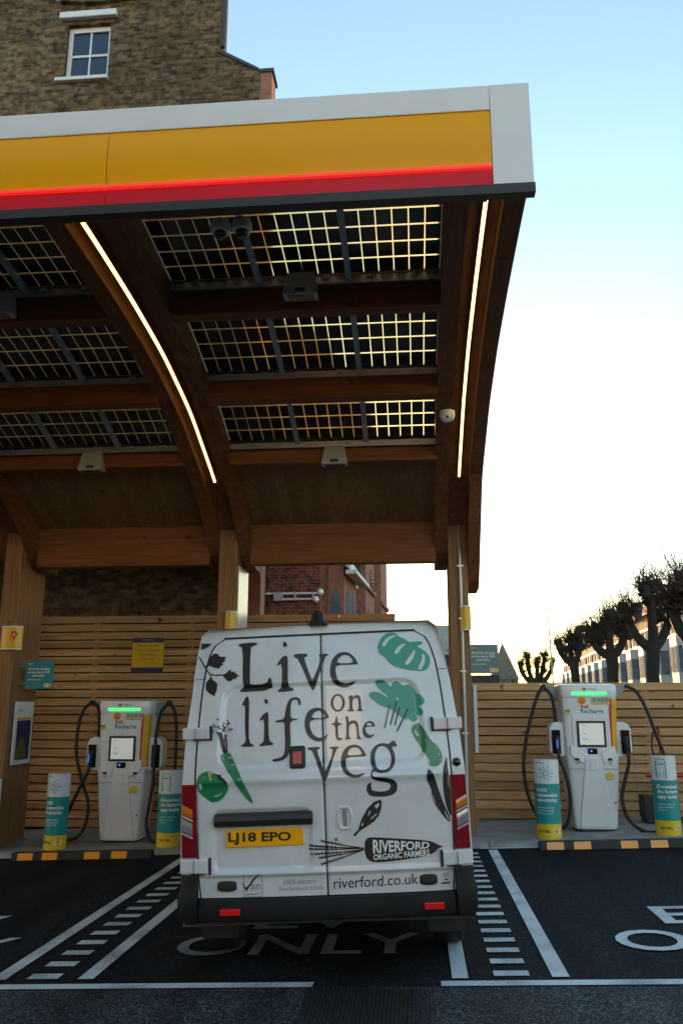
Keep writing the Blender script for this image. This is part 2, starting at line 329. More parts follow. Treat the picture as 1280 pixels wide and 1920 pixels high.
M['emblem'] = mat('emblem_orange', (.85,.32,.02), .45)
M['van_white'] = mat('van_paint', (.68,.70,.725), .32, coat=.75, var=.09, vs=4.0, rvar=.06)
M['van_dirty'] = mat('van_paint_grubby', (.62,.63,.64), .4, coat=.4, dirt=(.42,.40,.37), vs=7)
M['van_gap'] = mat('van_seam', (.02,.02,.02), .8)
M['lens_red'] = mat('lens_red', (.22,.004,.008), .12, coat=1.0)
M['lens_bright'] = mat('lens_bright_red', (.75,.012,.01), .2, coat=.8)
M['lens_amber'] = mat('lens_amber', (.62,.16,.01), .15, coat=.8)
M['lens_clear'] = mat('lens_clear', (.36,.37,.39), .15, metal=.4, coat=.8)
M['plate_yellow'] = mat('plate_yellow', (1.0,.44,.002), .4, coat=.05, spec=.2)
M['veg_green'] = mat('green_vinyl', (.012,.20,.075), .35, coat=.35)
M['veg_teal'] = mat('teal_green_vinyl', (.015,.29,.18), .35, coat=.35)
M['veg_yellow'] = mat('yellow_vinyl', (.5,.45,.12), .4)
M['green_led'] = mat('green_status_light', (.1,.9,.3), .4, emit=(.06,1,.20), es=.26)
M['screen'] = mat('lit_screen', (.6,.62,.6), .3, emit=(.8,.85,.78), es=.06)
M['screen_ink'] = mat('screen_print', (.3,.36,.38), .5)
M['blue_led'] = mat('blue_status_light', (.05,.1,.9), .4, emit=(.08,.14,1), es=.35)
M['plug_blue'] = mat('plug_blue_glow', (.02,.08,.3), .4, emit=(.03,.16,.6), es=.15)
M['bark'] = mat('bark', (.030,.026,.023), .95, var=.5, vs=9, bump=.8, bs=18)
M['twig'] = mat('twigs', (.045,.034,.026), .95)
M['leaf'] = mat('shrub_leaf', (.05,.085,.025), .7, var=.4, vs=12)
M['galv'] = mat('galvanised_pole', (.35,.36,.36), .5, metal=.5)
M['red_paint'] = mat('red_paint', (.42,.02,.018), .4, coat=.3)
M['pier_brick'] = mat('pier_render', (.36,.16,.11), .85, var=.3, vs=4, bump=.3)
M['hoard'] = mat('pale_hoarding', (.40,.50,.52), .6, var=.1)
M['dark_wall'] = mat('dark_wall', (.05,.05,.048), .85, var=.3, vs=3)
M['church'] = mat('church_stone', (.16,.14,.11), .9, var=.3, vs=2)
DECALS = {
 'slogan': [
  (1, [[(-0.599,2.229),(-0.558,2.240),(-0.457,2.240),(-0.452,2.224),(-0.489,2.213),(-0.503,2.200),(-0.505,1.953),(-0.497,1.934),(-0.387,1.936),(-0.365,1.978),(-0.355,1.984),(-0.344,1.961),(-0.339,1.891),(-0.579,1.886),(-0.577,1.899),(-0.552,1.918),(-0.548,1.936),(-0.557,1.956),(-0.559,2.203),(-0.590,2.218)]]),
  (1, [[(-0.310,2.068),(-0.269,2.129),(-0.231,2.135),(-0.228,2.080),(-0.230,1.910),(-0.191,1.899),(-0.187,1.879),(-0.307,1.874),(-0.302,1.889),(-0.273,1.905),(-0.270,2.081),(-0.304,2.062)]]),
  (1, [[(-0.253,2.241),(-0.233,2.215),(-0.235,2.201),(-0.251,2.195),(-0.265,2.204),(-0.262,2.228)]]),
  (1, [[(-0.185,2.133),(-0.173,2.141),(-0.094,2.143),(-0.083,2.133),(-0.091,2.117),(-0.114,2.113),(-0.061,1.964),(-0.050,1.948),(-0.009,2.039),(0.016,2.108),(-0.001,2.121),(0.000,2.133),(0.065,2.134),(0.065,2.122),(0.039,2.109),(-0.034,1.894),(-0.051,1.876),(-0.063,1.884),(-0.150,2.104),(-0.182,2.119)]]),
  (1, [[(0.259,1.929),(0.232,1.902),(0.197,1.888),(0.154,1.888),(0.112,1.907),(0.086,1.942),(0.074,1.989),(0.077,2.043),(0.094,2.093),(0.131,2.131),(0.182,2.143),(0.225,2.130),(0.259,2.094),(0.279,2.054),(0.273,2.046),(0.120,2.049),(0.115,2.010),(0.122,1.964),(0.136,1.933),(0.167,1.916),(0.206,1.916),(0.257,1.931)], [(0.129,2.060),(0.133,2.087),(0.154,2.110),(0.185,2.120),(0.216,2.111),(0.239,2.087),(0.242,2.058)]]),
  (1, [[(-0.562,1.798),(-0.535,1.850),(-0.523,1.855),(-0.513,1.845),(-0.509,1.792),(-0.511,1.651),(-0.508,1.541),(-0.471,1.514),(-0.471,1.509),(-0.566,1.511),(-0.566,1.517),(-0.535,1.538),(-0.531,1.556),(-0.539,1.652),(-0.538,1.794),(-0.558,1.791)]]),
  (1, [[(-0.438,1.688),(-0.401,1.732),(-0.374,1.742),(-0.370,1.719),(-0.368,1.542),(-0.336,1.527),(-0.333,1.514),(-0.435,1.509),(-0.435,1.518),(-0.407,1.537),(-0.402,1.551),(-0.401,1.694),(-0.432,1.681)]]),
  (1, [[(-0.390,1.836),(-0.372,1.813),(-0.374,1.800),(-0.386,1.796),(-0.400,1.806),(-0.398,1.829)]]),
  (1, [[(-0.138,1.799),(-0.142,1.777),(-0.155,1.774),(-0.159,1.804),(-0.169,1.817),(-0.192,1.817),(-0.207,1.802),(-0.214,1.757),(-0.214,1.689),(-0.162,1.685),(-0.162,1.677),(-0.215,1.672),(-0.218,1.617),(-0.213,1.544),(-0.216,1.479),(-0.234,1.436),(-0.264,1.412),(-0.302,1.403),(-0.344,1.403),(-0.341,1.419),(-0.302,1.425),(-0.272,1.434),(-0.256,1.466),(-0.252,1.531),(-0.256,1.619),(-0.256,1.669),(-0.316,1.664),(-0.322,1.671),(-0.312,1.680),(-0.256,1.686),(-0.250,1.744),(-0.238,1.788),(-0.223,1.818),(-0.199,1.833),(-0.168,1.836),(-0.145,1.822)]]),
  (1, [[(0.051,1.570),(0.033,1.541),(0.002,1.524),(-0.035,1.526),(-0.073,1.545),(-0.103,1.583),(-0.116,1.635),(-0.112,1.686),(-0.092,1.730),(-0.058,1.752),(-0.015,1.757),(0.023,1.744),(0.049,1.713),(0.063,1.675),(-0.070,1.675),(-0.079,1.641),(-0.072,1.604),(-0.053,1.570),(-0.020,1.549),(0.015,1.553),(0.049,1.573)], [(-0.066,1.684),(-0.054,1.714),(-0.031,1.731),(-0.000,1.734),(0.026,1.714),(0.035,1.682)]]),
  (0, [[(0.175,1.781),(0.172,1.762),(0.164,1.745),(0.152,1.732),(0.138,1.724),(0.122,1.722),(0.107,1.725),(0.093,1.735),(0.082,1.749),(0.075,1.766),(0.073,1.785),(0.076,1.804),(0.084,1.821),(0.096,1.834),(0.110,1.842),(0.126,1.845),(0.142,1.841),(0.155,1.831),(0.166,1.817),(0.173,1.800)], [(0.156,1.782),(0.154,1.766),(0.149,1.753),(0.142,1.742),(0.133,1.736),(0.122,1.734),(0.113,1.736),(0.104,1.744),(0.097,1.755),(0.093,1.769),(0.092,1.784),(0.094,1.799),(0.099,1.813),(0.106,1.824),(0.116,1.830),(0.126,1.832),(0.136,1.829),(0.144,1.822),(0.151,1.811),(0.155,1.797)]]),
  (1, [[(0.195,1.819),(0.230,1.835),(0.231,1.814),(0.249,1.829),(0.272,1.833),(0.287,1.815),(0.289,1.736),(0.298,1.725),(0.298,1.717),(0.256,1.719),(0.259,1.726),(0.270,1.737),(0.269,1.801),(0.260,1.814),(0.240,1.809),(0.228,1.795),(0.226,1.735),(0.241,1.725),(0.241,1.720),(0.191,1.720),(0.191,1.727),(0.205,1.736),(0.208,1.807)]]),
  (1, [[(0.074,1.634),(0.075,1.640),(0.101,1.648),(0.110,1.696),(0.117,1.695),(0.118,1.646),(0.149,1.642),(0.148,1.631),(0.119,1.631),(0.121,1.552),(0.128,1.541),(0.147,1.545),(0.150,1.540),(0.135,1.526),(0.116,1.527),(0.102,1.546),(0.100,1.632)]]),
  (1, [[(0.170,1.678),(0.194,1.694),(0.196,1.644),(0.215,1.658),(0.246,1.657),(0.264,1.634),(0.266,1.546),(0.281,1.535),(0.281,1.528),(0.243,1.530),(0.253,1.543),(0.247,1.620),(0.234,1.639),(0.215,1.636),(0.196,1.618),(0.194,1.546),(0.207,1.536),(0.207,1.531),(0.165,1.530),(0.168,1.536),(0.177,1.546),(0.180,1.671)]]),
  (1, [[(0.381,1.613),(0.377,1.630),(0.361,1.647),(0.334,1.650),(0.307,1.633),(0.291,1.599),(0.291,1.566),(0.308,1.540),(0.333,1.532),(0.360,1.542),(0.375,1.558),(0.371,1.562),(0.347,1.551),(0.326,1.560),(0.311,1.582),(0.311,1.611),(0.379,1.610)], [(0.316,1.619),(0.328,1.636),(0.343,1.638),(0.357,1.628),(0.359,1.618)]]),
  (1, [[(-0.096,1.485),(-0.087,1.488),(-0.013,1.490),(-0.009,1.481),(-0.017,1.472),(-0.033,1.470),(0.005,1.357),(0.020,1.317),(0.057,1.388),(0.081,1.462),(0.075,1.472),(0.056,1.476),(0.057,1.485),(0.122,1.487),(0.120,1.476),(0.101,1.468),(0.038,1.286),(0.018,1.263),(0.003,1.282),(-0.060,1.453),(-0.068,1.468),(-0.094,1.474)]]),
  (1, [[(0.296,1.306),(0.271,1.286),(0.236,1.277),(0.202,1.281),(0.165,1.300),(0.141,1.333),(0.131,1.379),(0.138,1.427),(0.161,1.468),(0.191,1.490),(0.229,1.496),(0.267,1.486),(0.294,1.454),(0.310,1.421),(0.302,1.414),(0.174,1.413),(0.165,1.383),(0.170,1.347),(0.187,1.317),(0.221,1.297),(0.259,1.299),(0.292,1.308)], [(0.175,1.422),(0.186,1.452),(0.206,1.473),(0.232,1.478),(0.260,1.468),(0.278,1.442),(0.282,1.426)]]),
  (1, [[(0.504,1.512),(0.519,1.497),(0.525,1.466),(0.501,1.473),(0.488,1.464),(0.505,1.430),(0.509,1.388),(0.497,1.346),(0.467,1.312),(0.422,1.301),(0.382,1.306),(0.367,1.316),(0.347,1.310),(0.344,1.293),(0.358,1.277),(0.402,1.275),(0.446,1.269),(0.483,1.257),(0.507,1.238),(0.514,1.208),(0.503,1.173),(0.464,1.151),(0.389,1.147),(0.333,1.153),(0.309,1.169),(0.300,1.199),(0.306,1.228),(0.335,1.248),(0.334,1.221),(0.334,1.197),(0.354,1.185),(0.416,1.179),(0.454,1.190),(0.468,1.210),(0.463,1.231),(0.432,1.241),(0.382,1.250),(0.345,1.266),(0.334,1.287),(0.338,1.314),(0.355,1.331),(0.340,1.359),(0.336,1.407),(0.345,1.449),(0.372,1.481),(0.407,1.496),(0.446,1.496),(0.464,1.487),(0.491,1.507)], [(0.426,1.479),(0.460,1.462),(0.477,1.425),(0.482,1.383),(0.469,1.341),(0.443,1.322),(0.405,1.320),(0.380,1.333),(0.369,1.369),(0.368,1.412),(0.377,1.451),(0.400,1.474)]]),
 ],
 'pumpkin': [
  (2, [[(0.529,2.270),(0.558,2.263),(0.587,2.231),(0.622,2.221),(0.652,2.190),(0.697,2.195),(0.751,2.195),(0.752,2.173),(0.702,2.160),(0.742,2.140),(0.778,2.111),(0.799,2.067),(0.796,2.029),(0.774,1.992),(0.741,1.977),(0.687,1.985),(0.613,1.996),(0.544,2.018),(0.497,2.052),(0.475,2.091),(0.441,2.109),(0.422,2.148),(0.428,2.186),(0.453,2.234),(0.487,2.260)], [(0.458,2.171),(0.464,2.192),(0.485,2.222),(0.519,2.242),(0.557,2.249),(0.565,2.241),(0.534,2.228),(0.506,2.210),(0.488,2.175),(0.471,2.166)], [(0.542,2.121),(0.563,2.152),(0.597,2.178),(0.627,2.184),(0.628,2.174),(0.601,2.156),(0.571,2.114),(0.552,2.108)], [(0.616,2.044),(0.645,2.078),(0.669,2.110),(0.687,2.136),(0.696,2.128),(0.690,2.098),(0.665,2.056),(0.636,2.027),(0.620,2.031)], [(0.705,2.003),(0.729,2.037),(0.742,2.074),(0.742,2.102),(0.753,2.106),(0.765,2.084),(0.759,2.041),(0.737,1.999),(0.720,1.986)]]),
 ],
 'lettuce': [
  (2, [[(0.393,1.918),(0.416,1.933),(0.453,1.926),(0.484,1.906),(0.503,1.869),(0.513,1.902),(0.538,1.916),(0.575,1.905),(0.592,1.878),(0.617,1.890),(0.643,1.887),(0.668,1.864),(0.682,1.827),(0.718,1.810),(0.735,1.783),(0.738,1.762),(0.724,1.747),(0.697,1.741),(0.691,1.731),(0.717,1.717),(0.724,1.691),(0.703,1.669),(0.671,1.678),(0.680,1.652),(0.663,1.629),(0.632,1.636),(0.610,1.662),(0.601,1.645),(0.560,1.669),(0.520,1.704),(0.480,1.737),(0.459,1.738),(0.422,1.752),(0.382,1.788),(0.348,1.815),(0.347,1.836),(0.369,1.851),(0.411,1.846),(0.448,1.826),(0.478,1.802),(0.488,1.799),(0.464,1.831),(0.433,1.853),(0.408,1.880)], [(0.539,1.799),(0.547,1.809),(0.557,1.798),(0.551,1.780),(0.542,1.783)]]),
 ],
 'lettuce_stalks': [
  (0, [[(0.485,1.758),(0.442,1.597),(0.450,1.595),(0.493,1.756)]]),
  (0, [[(0.536,1.777),(0.482,1.618),(0.491,1.615),(0.545,1.774)]]),
  (0, [[(0.554,1.735),(0.513,1.614),(0.522,1.611),(0.563,1.732)]]),
  (0, [[(0.611,1.724),(0.526,1.574),(0.536,1.569),(0.621,1.718)]]),
 ],
 'courgette': [
  (1, [[(0.682,1.623),(0.704,1.604),(0.733,1.554),(0.762,1.499),(0.797,1.471),(0.822,1.434),(0.835,1.390),(0.825,1.355),(0.800,1.332),(0.763,1.327),(0.736,1.342),(0.716,1.382),(0.701,1.426),(0.690,1.462),(0.652,1.517),(0.632,1.563),(0.631,1.594),(0.654,1.615)], [(0.651,1.573),(0.665,1.577),(0.668,1.552),(0.684,1.542),(0.678,1.532),(0.662,1.539)], [(0.704,1.431),(0.714,1.417),(0.735,1.381),(0.742,1.354),(0.733,1.351),(0.716,1.382),(0.707,1.409)], [(0.687,1.570),(0.694,1.571),(0.694,1.563),(0.687,1.563)], [(0.700,1.545),(0.706,1.546),(0.706,1.539),(0.701,1.538)], [(0.714,1.514),(0.729,1.498),(0.734,1.507),(0.735,1.496),(0.727,1.492)], [(0.789,1.454),(0.795,1.457),(0.795,1.440),(0.789,1.436)], [(0.802,1.418),(0.818,1.408),(0.814,1.399),(0.806,1.404)], [(0.815,1.373),(0.822,1.375),(0.819,1.364),(0.814,1.363)]]),
 ],
 'aubergine': [
  (1, [[(0.732,1.318),(0.756,1.293),(0.771,1.253),(0.786,1.196),(0.804,1.134),(0.827,1.064),(0.847,1.020),(0.857,0.981),(0.854,0.969),(0.841,0.969),(0.809,1.009),(0.776,1.058),(0.748,1.111),(0.742,1.154),(0.742,1.185),(0.720,1.229),(0.714,1.255),(0.719,1.294)], [(0.746,1.150),(0.751,1.139),(0.765,1.097),(0.771,1.084),(0.760,1.099),(0.749,1.124)], [(0.818,1.038),(0.824,1.040),(0.845,0.994),(0.849,0.977),(0.843,0.977)]]),
  (1, [[(0.858,1.391),(0.863,1.384),(0.862,1.340),(0.865,1.270),(0.870,1.183),(0.869,1.096),(0.868,1.010),(0.857,1.006),(0.836,1.068),(0.824,1.150),(0.823,1.228),(0.833,1.315)], [(0.855,1.284),(0.861,1.248),(0.862,1.192),(0.858,1.183),(0.857,1.227)]]),
 ],
 'carrot_root': [
  (1, [[(-0.709,1.466),(-0.684,1.469),(-0.659,1.476),(-0.640,1.470),(-0.621,1.432),(-0.595,1.381),(-0.566,1.323),(-0.542,1.272),(-0.514,1.214),(-0.490,1.175),(-0.477,1.136),(-0.487,1.137),(-0.515,1.156),(-0.551,1.199),(-0.587,1.246),(-0.615,1.297),(-0.653,1.345),(-0.682,1.392),(-0.704,1.431)], [(-0.662,1.440),(-0.629,1.447),(-0.626,1.440),(-0.658,1.435)], [(-0.635,1.394),(-0.607,1.400),(-0.606,1.394),(-0.630,1.389)], [(-0.587,1.299),(-0.556,1.303),(-0.555,1.296),(-0.583,1.292)], [(-0.698,1.448),(-0.691,1.448),(-0.681,1.427),(-0.683,1.423)]]),
 ],
 'carrot_top': [
  (0, [[(-0.676,1.471),(-0.694,1.534),(-0.713,1.613),(-0.728,1.611),(-0.709,1.531),(-0.691,1.468)]]),
  (0, [[(-0.667,1.474),(-0.683,1.549),(-0.702,1.613),(-0.714,1.611),(-0.696,1.547),(-0.679,1.472)]]),
  (0, [[(-0.658,1.477),(-0.663,1.548),(-0.677,1.600),(-0.687,1.598),(-0.673,1.547),(-0.668,1.476)]]),
  (0, [[(-0.682,1.532),(-0.677,1.570),(-0.663,1.593),(-0.668,1.596),(-0.682,1.572),(-0.688,1.533)]]),
  (0, [[(-0.703,1.638),(-0.699,1.629),(-0.694,1.630),(-0.698,1.640)]]),
  (0, [[(-0.758,1.627),(-0.770,1.619),(-0.766,1.615),(-0.754,1.622)]]),
  (0, [[(-0.736,1.658),(-0.727,1.653),(-0.724,1.658),(-0.733,1.663)]]),
  (0, [[(-0.648,1.675),(-0.661,1.668),(-0.658,1.663),(-0.645,1.671)]]),
  (0, [[(-0.724,1.618),(-0.734,1.607),(-0.728,1.602),(-0.718,1.612)]]),
  (0, [[(-0.660,1.632),(-0.667,1.621),(-0.662,1.619),(-0.655,1.629)]]),
  (0, [[(-0.719,1.655),(-0.735,1.653),(-0.733,1.646),(-0.718,1.649)]]),
  (0, [[(-0.726,1.605),(-0.729,1.591),(-0.721,1.589),(-0.718,1.603)]]),
  (0, [[(-0.746,1.658),(-0.750,1.647),(-0.745,1.645),(-0.741,1.656)]]),
  (0, [[(-0.723,1.605),(-0.713,1.603),(-0.712,1.610),(-0.722,1.611)]]),
  (0, [[(-0.715,1.616),(-0.713,1.605),(-0.705,1.605),(-0.706,1.616)]]),
  (0, [[(-0.690,1.620),(-0.678,1.611),(-0.675,1.616),(-0.686,1.624)]]),
  (0, [[(-0.741,1.616),(-0.734,1.605),(-0.727,1.609),(-0.734,1.620)]]),
  (0, [[(-0.694,1.644),(-0.682,1.635),(-0.678,1.639),(-0.689,1.649)]]),
  (0, [[(-0.700,1.623),(-0.689,1.616),(-0.686,1.620),(-0.698,1.627)]]),
  (0, [[(-0.726,1.708),(-0.741,1.706),(-0.739,1.698),(-0.724,1.700)]]),
  (0, [[(-0.670,1.652),(-0.685,1.651),(-0.684,1.645),(-0.669,1.646)]]),
  (0, [[(-0.655,1.669),(-0.665,1.663),(-0.661,1.658),(-0.652,1.664)]]),
  (0, [[(-0.725,1.647),(-0.719,1.633),(-0.713,1.635),(-0.719,1.649)]]),
  (0, [[(-0.693,1.650),(-0.680,1.642),(-0.677,1.647),(-0.690,1.655)]]),
  (0, [[(-0.707,1.643),(-0.719,1.643),(-0.719,1.637),(-0.706,1.637)]]),
  (0, [[(-0.692,1.647),(-0.679,1.640),(-0.677,1.644),(-0.690,1.652)]]),
  (0, [[(-0.660,1.641),(-0.648,1.629),(-0.644,1.633),(-0.656,1.644)]]),
  (0, [[(-0.765,1.664),(-0.760,1.648),(-0.753,1.650),(-0.759,1.665)]]),
  (0, [[(-0.700,1.618),(-0.687,1.616),(-0.687,1.622),(-0.699,1.623)]]),
  (0, [[(-0.658,1.684),(-0.658,1.675),(-0.652,1.675),(-0.652,1.683)]]),
  (0, [[(-0.702,1.630),(-0.690,1.619),(-0.687,1.623),(-0.699,1.633)]]),
  (0, [[(-0.642,1.635),(-0.645,1.619),(-0.639,1.618),(-0.636,1.633)]]),
  (0, [[(-0.661,1.680),(-0.673,1.671),(-0.668,1.666),(-0.657,1.674)]]),
  (0, [[(-0.681,1.644),(-0.696,1.639),(-0.692,1.631),(-0.677,1.637)]]),
  (0, [[(-0.732,1.620),(-0.743,1.613),(-0.739,1.607),(-0.727,1.614)]]),
  (0, [[(-0.760,1.665),(-0.766,1.657),(-0.759,1.652),(-0.753,1.661)]]),
  (0, [[(-0.689,1.659),(-0.705,1.659),(-0.704,1.652),(-0.688,1.653)]]),
  (0, [[(-0.640,1.633),(-0.625,1.627),(-0.622,1.633),(-0.638,1.640)]]),
  (0, [[(-0.683,1.647),(-0.689,1.636),(-0.682,1.632),(-0.676,1.644)]]),
  (0, [[(-0.677,1.660),(-0.661,1.659),(-0.661,1.664),(-0.677,1.665)]]),
  (0, [[(-0.691,1.667),(-0.704,1.659),(-0.699,1.653),(-0.687,1.660)]]),
  (0, [[(-0.766,1.670),(-0.754,1.661),(-0.751,1.666),(-0.763,1.674)]]),
  (0, [[(-0.659,1.682),(-0.658,1.669),(-0.652,1.669),(-0.654,1.682)]]),
  (0, [[(-0.656,1.643),(-0.655,1.628),(-0.648,1.628),(-0.649,1.643)]]),
  (0, [[(-0.679,1.631),(-0.689,1.623),(-0.685,1.619),(-0.676,1.627)]]),
  (0, [[(-0.671,1.692),(-0.658,1.688),(-0.657,1.694),(-0.670,1.698)]]),
  (0, [[(-0.698,1.677),(-0.688,1.669),(-0.682,1.674),(-0.692,1.683)]]),
  (0, [[(-0.690,1.645),(-0.695,1.632),(-0.689,1.629),(-0.683,1.643)]]),
  (0, [[(-0.763,1.638),(-0.770,1.632),(-0.765,1.626),(-0.758,1.632)]]),
  (0, [[(-0.692,1.631),(-0.703,1.625),(-0.699,1.619),(-0.688,1.624)]]),
 ],
 'tomato': [
  (1, [[(-0.799,1.357),(-0.769,1.352),(-0.740,1.336),(-0.698,1.319),(-0.665,1.291),(-0.649,1.260),(-0.651,1.229),(-0.674,1.192),(-0.703,1.162),(-0.749,1.150),(-0.782,1.156),(-0.815,1.184),(-0.848,1.208),(-0.873,1.243),(-0.878,1.282),(-0.866,1.320),(-0.837,1.346)], [(-0.857,1.278),(-0.844,1.277),(-0.836,1.254),(-0.842,1.231),(-0.850,1.235),(-0.859,1.258)], [(-0.752,1.194),(-0.723,1.197),(-0.690,1.215),(-0.703,1.200),(-0.732,1.186),(-0.748,1.186)], [(-0.842,1.312),(-0.821,1.327),(-0.819,1.323),(-0.838,1.310)], [(-0.795,1.353),(-0.765,1.350),(-0.761,1.340),(-0.777,1.333),(-0.773,1.310),(-0.760,1.298),(-0.781,1.297),(-0.788,1.322)]]),
 ],
 'tomato_highlight': [
  (0, [[(-0.794,1.352),(-0.766,1.349),(-0.762,1.340),(-0.779,1.333),(-0.774,1.309),(-0.762,1.298),(-0.780,1.298),(-0.787,1.322)]]),
 ],
 'tomato_calyx': [
  (0, [[(-0.748,1.340),(-0.721,1.331),(-0.703,1.334),(-0.698,1.315),(-0.673,1.299),(-0.655,1.272),(-0.661,1.264),(-0.690,1.288),(-0.715,1.300),(-0.731,1.320)]]),
 ],
 'leaf_sprig': [
  (0, [[(-0.816,2.098),(-0.810,2.127),(-0.798,2.156),(-0.777,2.172),(-0.757,2.174),(-0.743,2.166),(-0.736,2.153),(-0.719,2.148),(-0.683,2.145),(-0.694,2.125),(-0.691,2.112),(-0.711,2.101),(-0.706,2.088),(-0.721,2.080),(-0.738,2.062),(-0.777,2.072),(-0.809,2.087)]]),
  (0, [[(-0.710,2.014),(-0.680,2.027),(-0.661,2.045),(-0.644,2.051),(-0.643,2.032),(-0.618,2.037),(-0.617,2.022),(-0.600,2.022),(-0.600,2.009),(-0.582,2.003),(-0.606,1.992),(-0.605,1.980),(-0.627,1.983),(-0.640,1.969),(-0.668,1.970),(-0.688,1.990)]]),
  (0, [[(-0.793,2.012),(-0.779,1.982),(-0.752,1.964),(-0.741,1.947),(-0.746,1.926),(-0.744,1.909),(-0.754,1.889),(-0.760,1.865),(-0.779,1.874),(-0.802,1.889),(-0.824,1.909),(-0.831,1.938),(-0.824,1.971),(-0.803,1.991)]]),
  (0, [[(-0.871,2.253),(-0.797,2.247),(-0.819,2.227),(-0.854,2.213),(-0.874,2.210)]]),
  (0, [[(-0.898,2.156),(-0.884,2.141),(-0.868,2.115),(-0.848,2.080),(-0.829,2.049),(-0.800,2.021),(-0.758,2.010),(-0.705,2.011),(-0.706,2.021),(-0.758,2.019),(-0.796,2.029),(-0.821,2.054),(-0.840,2.084),(-0.859,2.119),(-0.876,2.146),(-0.890,2.162)]]),
  (0, [[(-0.838,2.080),(-0.808,2.088),(-0.810,2.096),(-0.841,2.087)]]),
  (0, [[(-0.799,2.024),(-0.796,2.003),(-0.789,2.004),(-0.792,2.025)]]),
 ],
 'pepper': [
  (0, [[(0.390,1.130),(0.400,1.118),(0.396,1.074),(0.376,1.026),(0.340,0.988),(0.288,0.958),(0.253,0.939),(0.236,0.928),(0.213,0.903),(0.197,0.904),(0.202,0.917),(0.232,0.940),(0.247,0.983),(0.266,1.022),(0.302,1.077),(0.347,1.116)], [(0.305,1.045),(0.319,1.065),(0.322,1.048),(0.304,1.027)], [(0.325,1.016),(0.360,1.043),(0.364,1.035),(0.320,1.003)], [(0.350,1.091),(0.381,1.110),(0.381,1.090),(0.361,1.071)], [(0.255,0.975),(0.268,0.990),(0.269,0.970),(0.258,0.959)]]),
 ],
 'name_carrot': [
  (1, [[(0.270,0.855),(0.284,0.882),(0.310,0.893),(0.419,0.883),(0.545,0.872),(0.670,0.859),(0.737,0.844),(0.765,0.823),(0.802,0.813),(0.763,0.803),(0.732,0.773),(0.664,0.756),(0.537,0.743),(0.411,0.733),(0.327,0.733),(0.290,0.748),(0.271,0.784)]]),
  (0, [[(0.265,0.827),(0.123,0.852),(-0.019,0.884),(-0.021,0.875),(0.122,0.845),(0.264,0.820)]]),
  (0, [[(0.110,0.861),(0.119,0.843),(0.125,0.846),(0.115,0.863)]]),
  (0, [[(0.090,0.865),(0.100,0.847),(0.105,0.850),(0.096,0.867)]]),
  (0, [[(0.071,0.869),(0.080,0.851),(0.086,0.853),(0.076,0.871)]]),
  (0, [[(0.051,0.872),(0.061,0.855),(0.066,0.857),(0.057,0.875)]]),
  (0, [[(0.032,0.876),(0.041,0.859),(0.046,0.861),(0.037,0.879)]]),
  (0, [[(0.012,0.880),(0.021,0.862),(0.027,0.865),(0.017,0.883)]]),
  (0, [[(-0.008,0.884),(0.002,0.866),(0.007,0.869),(-0.002,0.886)]]),
  (0, [[(-0.027,0.888),(-0.018,0.870),(-0.013,0.873),(-0.022,0.890)]]),
  (0, [[(0.265,0.827),(0.083,0.838),(-0.098,0.857),(-0.099,0.847),(0.083,0.831),(0.264,0.820)]]),
  (0, [[(0.069,0.847),(0.079,0.829),(0.084,0.832),(0.074,0.849)]]),
  (0, [[(0.044,0.849),(0.053,0.831),(0.059,0.834),(0.049,0.851)]]),
  (0, [[(0.019,0.851),(0.029,0.833),(0.034,0.835),(0.024,0.853)]]),
  (0, [[(-0.006,0.853),(0.004,0.835),(0.009,0.837),(-0.001,0.855)]]),
  (0, [[(-0.031,0.855),(-0.021,0.837),(-0.016,0.839),(-0.026,0.857)]]),
  (0, [[(-0.056,0.857),(-0.047,0.839),(-0.041,0.841),(-0.051,0.859)]]),
  (0, [[(-0.081,0.858),(-0.072,0.841),(-0.066,0.843),(-0.076,0.861)]]),
  (0, [[(-0.106,0.860),(-0.097,0.843),(-0.091,0.845),(-0.101,0.863)]]),
  (0, [[(0.265,0.827),(0.081,0.827),(-0.103,0.835),(-0.103,0.825),(0.081,0.820),(0.265,0.820)]]),
  (0, [[(0.067,0.835),(0.076,0.818),(0.082,0.820),(0.072,0.838)]]),
  (0, [[(0.042,0.836),(0.051,0.818),(0.056,0.821),(0.047,0.838)]]),
  (0, [[(0.016,0.836),(0.026,0.819),(0.031,0.821),(0.022,0.839)]]),
  (0, [[(-0.009,0.837),(0.001,0.819),(0.006,0.821),(-0.004,0.839)]]),
  (0, [[(-0.034,0.837),(-0.025,0.819),(-0.020,0.822),(-0.029,0.840)]]),
  (0, [[(-0.060,0.838),(-0.050,0.820),(-0.045,0.822),(-0.054,0.840)]]),
  (0, [[(-0.085,0.838),(-0.075,0.820),(-0.070,0.823),(-0.080,0.840)]]),
  (0, [[(-0.110,0.838),(-0.101,0.821),(-0.096,0.823),(-0.105,0.841)]]),
  (0, [[(0.264,0.818),(0.087,0.806),(-0.091,0.801),(-0.090,0.792),(0.087,0.799),(0.264,0.811)]]),
  (0, [[(0.073,0.813),(0.082,0.796),(0.088,0.798),(0.078,0.816)]]),
  (0, [[(0.049,0.812),(0.058,0.794),(0.063,0.797),(0.054,0.815)]]),
  (0, [[(0.024,0.811),(0.034,0.793),(0.039,0.796),(0.029,0.813)]]),
  (0, [[(-0.000,0.810),(0.009,0.792),(0.015,0.794),(0.005,0.812)]]),
  (0, [[(-0.025,0.808),(-0.015,0.791),(-0.010,0.793),(-0.019,0.811)]]),
  (0, [[(-0.049,0.807),(-0.040,0.789),(-0.034,0.792),(-0.044,0.810)]]),
  (0, [[(-0.073,0.806),(-0.064,0.788),(-0.059,0.791),(-0.068,0.808)]]),
  (0, [[(-0.098,0.805),(-0.088,0.787),(-0.083,0.789),(-0.093,0.807)]]),
